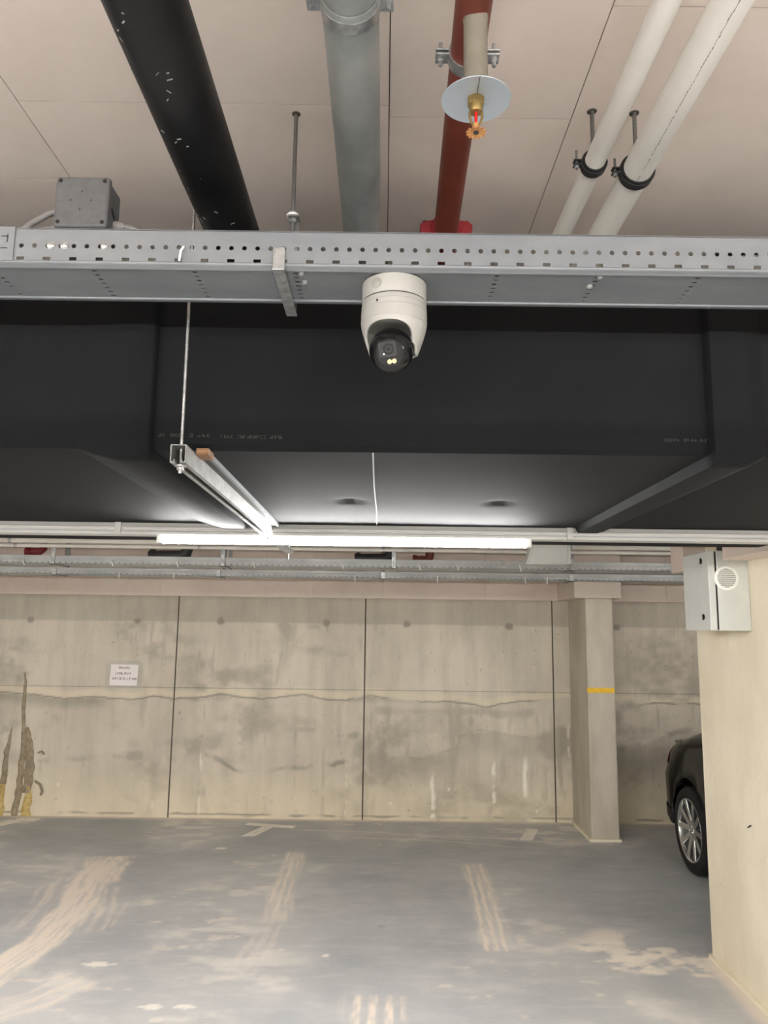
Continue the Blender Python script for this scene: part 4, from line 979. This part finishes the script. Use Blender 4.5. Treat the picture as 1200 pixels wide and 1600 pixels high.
# ------------------------------------------------------------------ far services in front of the back wall
def far_pipe(name, y, z, r, x0, x1, m, label, cat='pipe'):
    p = thing(name, label, cat, ((x0 + x1) / 2, y, z - r), 'far pipes above the back wall')
    MB().cyl((x0, y, z), (x1, y, z), r, 20).build('pipe_wall', m, p, smooth=40)
    xx = x0 + 0.6
    while xx < x1:
        MB().lathe([(r, -0.012), (r + 0.004, -0.012), (r + 0.004, 0.012), (r, 0.012)], (xx, y, z), (1, 0, 0), 16, closed=True).build('pipe_clamp', 'zinc', p, smooth=40)
        MB().cyl((xx, y, z + r), (xx, y, ZC - 0.0015), 0.005, 8).build('suspension_rod', 'dull_rod', p)
        xx += 1.55
    return p
far_pipe('conduit_pipe', 6.35, 2.556, 0.024, -6.8, 6.3, 'pvc_white', 'upper pale pipe running along above the far cable trays')
far_pipe('conduit_pipe', 6.45, 2.522, 0.016, -6.8, 6.3, 'pvc_white', 'lower thin pale pipe running along above the far cable trays')
ft1 = perforated_tray('cable_tray', 'far perforated cable tray, upper of the two near the back wall', -6.8, 6.2, 6.50, 6.80, 2.377, 0.068, row_x=[-6.5 + 0.4 * k for k in range(31)], group='far cable trays', material='far_steel')
ft2 = perforated_tray('cable_tray', 'far perforated cable tray, lower of the two near the back wall', -6.8, 6.2, 7.02, 7.25, 2.322, 0.062, row_x=[-6.5 + 0.4 * k for k in range(31)], group='far cable trays', material='far_steel')
MB().box(0.96, 1.07, 6.494, 6.4985, 2.38, 2.447).build('splice_plate', 'zinc', ft1)
for tr_, y0_, y1_, z_, xs_ in ((ft1, 6.50, 6.80, 2.377, (-4.2, -2.80, -1.36, 0.088, 1.6, 3.1)), (ft2, 7.02, 7.25, 2.322, (-4.6, -3.0, -1.5, 0.0, 1.72, 3.2))):
    for ih, xx in enumerate(xs_):
        od = ('leftmost', 'second from the left', 'third from the left', 'fourth from the left', 'fifth from the left', 'rightmost')[ih]
        h_ = thing('far_hanger', 'strap hanger of the %s far cable tray, %s of six' % ('upper' if tr_ is ft1 else 'lower', od), 'hanger', (xx, (y0_ + y1_) / 2, z_), 'hangers of the far cable trays')
        MB().box(xx - 0.017, xx + 0.017, y0_ - 0.012, y0_ - 0.006, z_ - 0.012, ZC if tr_ is ft1 else z_ + 0.05).build('front_strap', 'zinc', h_)
        MB().box(xx - 0.017, xx + 0.017, y0_ - 0.012, y1_ + 0.012, z_ - 0.012, z_ - 0.005).build('bottom_strap', 'zinc', h_)
        MB().box(xx - 0.017, xx + 0.017, y1_ + 0.006, y1_ + 0.012, z_ - 0.012, ZC).build('back_strap', 'dull_rod', h_)
for i, xx in enumerate((-3.05, -2.3, -1.75, -1.1, -0.35, 0.3, 0.62, 1.15)):      # ties and bolts hanging off the trays
    MB().pipe([(xx, 6.495, 2.41), (xx + 0.01, 6.482, 2.385), (xx + 0.015, 6.49, 2.36)], 0.006, 6).build('cable_tie', 'plastic_white', ft1)
for i, xx in enumerate((-2.4, -1.9, -0.25, 0.5, 1.3, 1.5)):
    MB().pipe([(xx, 7.015, 2.345), (xx - 0.008, 7.0, 2.31), (xx - 0.004, 7.01, 2.29)], 0.006, 6).build('cable_tie', 'plastic_white', ft2)
for i, (yy, zz, m_, r_) in enumerate(((6.58, 2.397, 'cable_grey', 0.014), (6.66, 2.396, 'cable_black', 0.013), (7.12, 2.34, 'cable_grey', 0.013))):
    lab = ('thick grey cable in the upper far tray', 'thick black cable in the upper far tray', 'thick grey cable in the lower far tray')[i]
    tag(MB().pipe([(-6.7 + 0.6 * k, yy + 0.01 * math.sin(k * 1.7 + i), zz) for k in range(22)], r_, 8).build('cable', m_, None, smooth=60), lab, 'cable', 'cables in the far trays')
# dark pipe ends and couplings peeping out between the far trays and pipes
def far_stub(x, y, z, r, ln, m, label, name='pipe_elbow'):
    s_ = thing(name, label, 'pipe fitting', (x, y, z - r))
    MB().pipe([(x + ln * 0.5, y, z + 0.10), (x + ln * 0.45, y, z + 0.03), (x + ln * 0.30, y, z + 0.005), (x - ln * 0.5, y, z)], r, 14).build('elbow', m, s_, smooth=50)
    MB().cyl((x + ln * 0.5, y, z + 0.09), (x + ln * 0.5, y, ZC), r * 0.8, 12).build('riser', m, s_, smooth=50)
    MB().lathe([(r, -0.02), (r * 1.2, -0.02), (r * 1.2, 0.02), (r, 0.02)], (x - ln * 0.4, y, z), (1, 0, 0), 16, closed=True).build('collar', m, s_, smooth=40)
far_stub(-3.16, 6.95, 2.515, 0.034, 0.16, 'red_paint', 'small bright red fitting above the far trays at far left', 'sprinkler_fitting')
far_stub(-2.02, 7.2, 2.512, 0.055, 0.36, 'dark_steel', 'dark pipe elbow above the far trays, left of the lit tube')
far_stub(-0.10, 7.2, 2.512, 0.05, 0.34, 'dark_steel', 'dark pipe elbow above the far trays, in the middle')
far_stub(0.36, 7.2, 2.505, 0.042, 0.16, 'red_pipe', 'brownish red fitting above the far trays, in the middle', 'sprinkler_fitting')
# grey enclosure hung by the far pipes
ge = thing('enclosure', 'flat pale grey enclosure hanging before the far trays', 'enclosure', (1.22, 5.65, 2.342))
MB().prism([(1.042, 2.342), (1.372, 2.345), (1.372, 2.512), (1.090, 2.512)], 5.60, 5.72, 'y').build('housing', 'cabinet_grey', ge, bevel=0.006)
MB().prism([(1.062, 2.352), (1.345, 2.355), (1.345, 2.502), (1.104, 2.502)], 5.593, 5.60, 'y').build('cover', 'cabinet_grey', ge, bevel=0.003)
MB().box(1.15, 1.172, 5.590, 5.594, 2.488, 2.494).build('lock', 'black', ge)
for xx in (1.14, 1.33): MB().cyl((xx, 5.66, 2.505), (xx, 5.66, ZC), 0.005, 8).build('suspension_rod', 'dull_rod', ge)

# ------------------------------------------------------------------ electrical cabinet on the near pier
ec = thing('electrical_cabinet', 'pale grey electrical cabinet with round vent on the concrete pier', 'cabinet', (1.83, 4.23, 1.872))
ey0, ey1, ez0, ez1 = 4.063, 4.405, 1.872, 2.292
MB().box(1.766, 1.934, ey0, ey1, ez0, ez1).build('body', 'cabinet_grey', ec, bevel=0.004)
MB().box(1.756, 1.767, ey0 + 0.006, ey1 - 0.006, ez0 + 0.006, ez1 - 0.006).build('door_seal', 'black', ec)
dr = MB().box(1.720, 1.757, ey0, ey1, ez0, ez1).build('door', 'cabinet_grey', ec, bevel=0.006, seg=3)
for zz in (2.242, 1.943):
    hz = MB().lathe([(0.014, 0), (0.014, 0.003), (0.010, 0.005)], (1.7205, 4.148, zz), (-1, 0, 0), 16).build('lock', 'black', dr, smooth=40)
    MB().box(1.7145, 1.7165, 4.141, 4.155, zz - 0.016, zz + 0.016).build('lock_insert', 'black', dr)
vt = MB().lathe([(0.050, 0), (0.050, 0.006), (0.060, 0.006), (0.065, 0.003), (0.065, 0)], (1.815, ey0 + 0.001, 2.147), (0, -1, 0), 40, closed=True).build('vent_ring', 'plastic_white', ec, smooth=40)
MB().lathe([(0.051, 0), (0.051, 0.001)], (1.815, ey0 + 0.0005, 2.147), (0, -1, 0), 32).build('vent_backing', 'gland_grey', vt)
for k in range(9):
    dz = -0.042 + 0.0105 * k; hw2 = math.sqrt(0.051 ** 2 - dz ** 2)
    MB().obox((1.815, ey0 - 0.003, 2.147 + dz), (1, 0, 0), (0, 1, 0.6), (0, -0.6, 1), hw2, 0.0035, 0.0016).build('louvre', 'plastic_white', vt)
MB().box(1.83, 1.90, 4.10, 4.20, 2.292, 2.33).build('cable_entry', 'dark_steel', ec)
MB().cyl((1.86, 4.15, 2.33), (1.86, 4.15, ZC), 0.018, 12).build('conduit', 'gland_grey', ec, smooth=40)

# ------------------------------------------------------------------ paper notice on the wall
nt = thing('paper_notice', 'white paper notice with three red lines taped to the back wall', 'notice', (-2.615, YW - 0.004, 1.26))
MB().prism([(-2.755, 1.268), (-2.478, 1.268), (-2.470, 1.474), (-2.750, 1.474)], YW - 0.006, YW - 0.0035, 'y').build('sheet', 'paper', nt)
MB().prism([(-2.80, 1.232), (-2.432, 1.240), (-2.428, 1.498), (-2.46, 1.512), (-2.78, 1.508), (-2.80, 1.495)], YW - 0.003, YW - 0.001, 'y').build('plastic_sleeve', 'film', nt)
for k, (x0, wl, zz) in enumerate(((-2.672, (7,), 1.432), (-2.702, (10,), 1.376), (-2.728, (8, 6), 1.324))):
    glyph_row(x0, YW - 0.006, zz, wl, 0.022, 0.0166, 20 + k).build('printed_line', 'ink', nt)

# ------------------------------------------------------------------ black car parked behind the pier
car = thing('car', 'black car with alloy wheels parked behind the concrete pier', 'car', (3.36, 4.9, 0.0))
CXc, CYr = 3.335, 7.12           # centre line, rear end; the car points towards the viewer
WY = (0.76, 3.47); WR = 0.325
ST = [  # y, halfwidth, z_bottom, z_belt, z_top, top halfwidth
    (0.00, 0.62, 0.42, 0.84, 0.90, 0.52), (0.03, 0.73, 0.36, 0.86, 0.95, 0.58), (0.09, 0.81, 0.32, 0.88, 0.99, 0.63), (0.18, 0.86, 0.30, 0.90, 1.015, 0.66),
    (0.32, 0.888, 0.28, 0.93, 1.04, 0.68), (0.50, 0.900, 0.26, 0.945, 1.085, 0.68), (0.70, 0.905, 0.24, 0.955, 1.17, 0.66), (1.00, 0.908, 0.22, 0.955, 1.29, 0.62), (1.35, 0.910, 0.20, 0.945, 1.38, 0.565),
    (1.75, 0.91, 0.19, 0.94, 1.43, 0.555), (2.20, 0.91, 0.19, 0.935, 1.43, 0.56), (2.55, 0.91, 0.19, 0.93, 1.38, 0.57), (2.95, 0.908, 0.20, 0.925, 1.20, 0.61), (3.25, 0.905, 0.21, 0.92, 1.03, 0.66),
    (3.50, 0.90, 0.22, 0.90, 0.975, 0.68), (3.90, 0.885, 0.22, 0.85, 0.93, 0.66), (4.20, 0.84, 0.22, 0.78, 0.86, 0.62), (4.40, 0.74, 0.24, 0.70, 0.77, 0.55), (4.50, 0.60, 0.28, 0.62, 0.68, 0.45)]
sa = np.array(ST)
YS = np.unique(np.concatenate([np.linspace(0, 0.3, 11), np.arange(0.35, 4.3, 0.04), np.linspace(4.3, 4.5, 9)]))
def csec(y):
    hw, zb, zl, zt, tw = [float(np.interp(y, sa[:, 0], sa[:, k])) for k in range(1, 6)]
    za = zb
    for wy in WY:
        d = abs(y - wy)
        if d < 0.375: za = max(za, WR + math.sqrt(0.375 ** 2 - d * d))
    rk = max(0.0, 1 - y / 0.7) ** 1.5
    zm = min(zl - 0.12, 0.66); za2 = min(za + 0.03, 0.74)
    pts = [(0, zt), (tw * 0.55, zt - 0.008), (tw * 0.88, zt - 0.03), (tw, zt - 0.065), (tw + (hw - tw) * (0.72 - 0.25 * rk), zl + (zt - zl) * 0.28 - 0.005), (hw - 0.035 - 0.11 * rk, zl), (hw - 0.012 - 0.06 * rk, zl - 0.07),
           (hw, max(zm, za + 0.03)), (hw - 0.004, max((zm + za) / 2, za + 0.02)), (hw - 0.012, max(za + 0.012, zb)), (hw - 0.05, za), (hw - 0.12, za if za > zb + 0.02 else zb), (0.30, zb), (0, zb)]
    return pts
def P(y, t):
    pts = csec(y); k = min(int(t), len(pts) - 2); f = t - k
    return (pts[k][0] * (1 - f) + pts[k + 1][0] * f, pts[k][1] * (1 - f) + pts[k + 1][1] * f)
def body():
    mb = MB(); n = None; vs = []
    for y in YS:
        h = csec(y); full = [(CXc - x, CYr - y, z) for x, z in h] + [(CXc + x, CYr - y, z) for x, z in h[-2:0:-1]]
        n = len(full); vs += full
    m = len(YS)
    fs = [(i * n + k, i * n + (k + 1) % n, (i + 1) * n + (k + 1) % n, (i + 1) * n + k) for i in range(m - 1) for k in range(n)]
    fs += [tuple(range(n)), tuple((m - 1) * n + k for k in range(n))]
    return mb.add(vs, fs).build('body', 'car_paint', car, smooth=42)
body()
def patch(name, m, y0, y1, t0, t1, side, off=0.005, ny=10, ntp=6, par=None, shape=None):
    vs = []
    for i in range(ny + 1):
        for k in range(ntp + 1):
            y = y0 + (y1 - y0) * i / ny; t_ = t0 + (t1 - t0) * k / ntp
            if shape: y, t_ = shape(i / ny, k / ntp)
            x, z = P(y, t_); x2, _ = P(min(y + 0.05, 4.5), t_)
            vs.append((CXc + side * (x + off), CYr - y + (off if y < 0.2 else 0), z + off * 0.35))
    fs = [(i * (ntp + 1) + k, i * (ntp + 1) + k + 1, (i + 1) * (ntp + 1) + k + 1, (i + 1) * (ntp + 1) + k) for i in range(ny) for k in range(ntp)]
    return MB().add(vs, fs).build(name, m, par or car, smooth=50, solid=0.003)
for s in (-1, 1):
    patch('rear_side_window', 'car_glass', 1.15, 1.98, 3.15, 4.75, s)
    patch('front_side_window', 'car_glass', 2.05, 2.75, 3.15, 4.75, s)
    patch('tail_lamp', 'tail_red', 0.02, 0.20, 5.2, 6.5, s, 0.006)
    patch('headlamp', 'car_glass', 4.10, 4.42, 5.0, 6.8, s, 0.006)
    patch('sill', 'car_trim', 1.22, 3.06, 8.6, 10.2, s, 0.006)
    patch('rear_bumper_trim', 'car_trim', 0.04, 0.40, 8.4, 9.8, s, 0.006)
for nm, ya, yb in (('rear_window', 0.52, 1.25), ('windscreen', 2.50, 3.15)):
    vs = []
    for i in range(7):
        y = ya + (yb - ya) * i / 6; tw = float(np.interp(y, sa[:, 0], sa[:, 5])); zt = float(np.interp(y, sa[:, 0], sa[:, 4]))
        for k in range(7):
            u = (k / 6 * 2 - 1) * 0.86; vs.append((CXc + u * tw, CYr - y, zt + 0.004 - 0.03 * max(0, abs(u) - 0.55) / 0.33))
    MB().add(vs, [(i * 7 + k, i * 7 + k + 1, (i + 1) * 7 + k + 1, (i + 1) * 7 + k) for i in range(6) for k in range(6)]).build(nm, 'car_glass', car, smooth=50, solid=0.003)
for s in (-1, 1):
    MB().obox((CXc + s * 0.98, CYr - 2.80, 1.0), (1, 0, 0), (0, 1, 0), (0, 0, 1), 0.08, 0.05, 0.06).build('wing_mirror', 'car_paint', car, bevel=0.03, seg=3)
MB().box(CXc - 0.26, CXc + 0.26, CYr + 0.001, CYr + 0.010, 0.62, 0.73).build('number_plate', 'plastic_white', car)
def wheel(xc, yc, s):
    ax = Vector((s, 0, 0)); o = Vector((xc, yc, WR))
    ty = MB().lathe([(0.235, -0.10), (0.285, -0.105), (0.312, -0.095), (0.325, -0.075), (0.325, 0.075), (0.312, 0.095), (0.285, 0.105), (0.240, 0.098), (0.232, 0.09)], o, ax, 56, cap=False).build('tyre', 'tyre', car, smooth=40)
    wl = MB().lathe([(0.232, -0.09), (0.236, 0.085), (0.242, 0.094), (0.236, 0.100), (0.226, 0.096), (0.216, 0.070), (0.210, -0.05)], o, ax, 56, cap=False).build('rim', 'alloy', car, smooth=40)
    MB().lathe([(0.215, -0.02), (0.215, -0.015)], o, ax, 40).build('brake_disc', 'car_trim', wl)
    MB().lathe([(0.055, 0.0), (0.055, 0.07), (0.045, 0.082), (0.030, 0.084), (0.028, 0.080), (0.001, 0.080)], o, ax, 30).build('hub', 'alloy', wl, smooth=40)
    for k in range(5):
        for d in (-11, 11):
            a = R(90 + 72 * k + d); a2 = R(90 + 72 * k + d * 1.7)
            p0 = o + Vector((0, math.cos(a) * 0.035, math.sin(a) * 0.035)) + ax * 0.066
            p1 = o + Vector((0, math.cos(a2) * 0.228, math.sin(a2) * 0.228)) + ax * 0.084
            dv = p1 - p0; tv = ax.cross(dv).normalized()
            MB().obox((p0 + p1) / 2, dv, tv, dv.cross(tv), dv.length / 2, 0.021, 0.010).build('spoke', 'alloy', wl, bevel=0.005)
        a = R(126 + 72 * k)
        MB().cyl(o + Vector((0, math.cos(a) * 0.033, math.sin(a) * 0.033)) + ax * 0.078, o + Vector((0, math.cos(a) * 0.033, math.sin(a) * 0.033)) + ax * 0.088, 0.008, 8).build('wheel_bolt', 'chrome', wl)
for wy in WY:
    wheel(CXc - 0.80, CYr - wy, -1); wheel(CXc + 0.80, CYr - wy, 1)
    MB().cyl((CXc - 0.7, CYr - wy, WR), (CXc + 0.7, CYr - wy, WR), 0.05, 12).build('axle', 'car_trim', car)
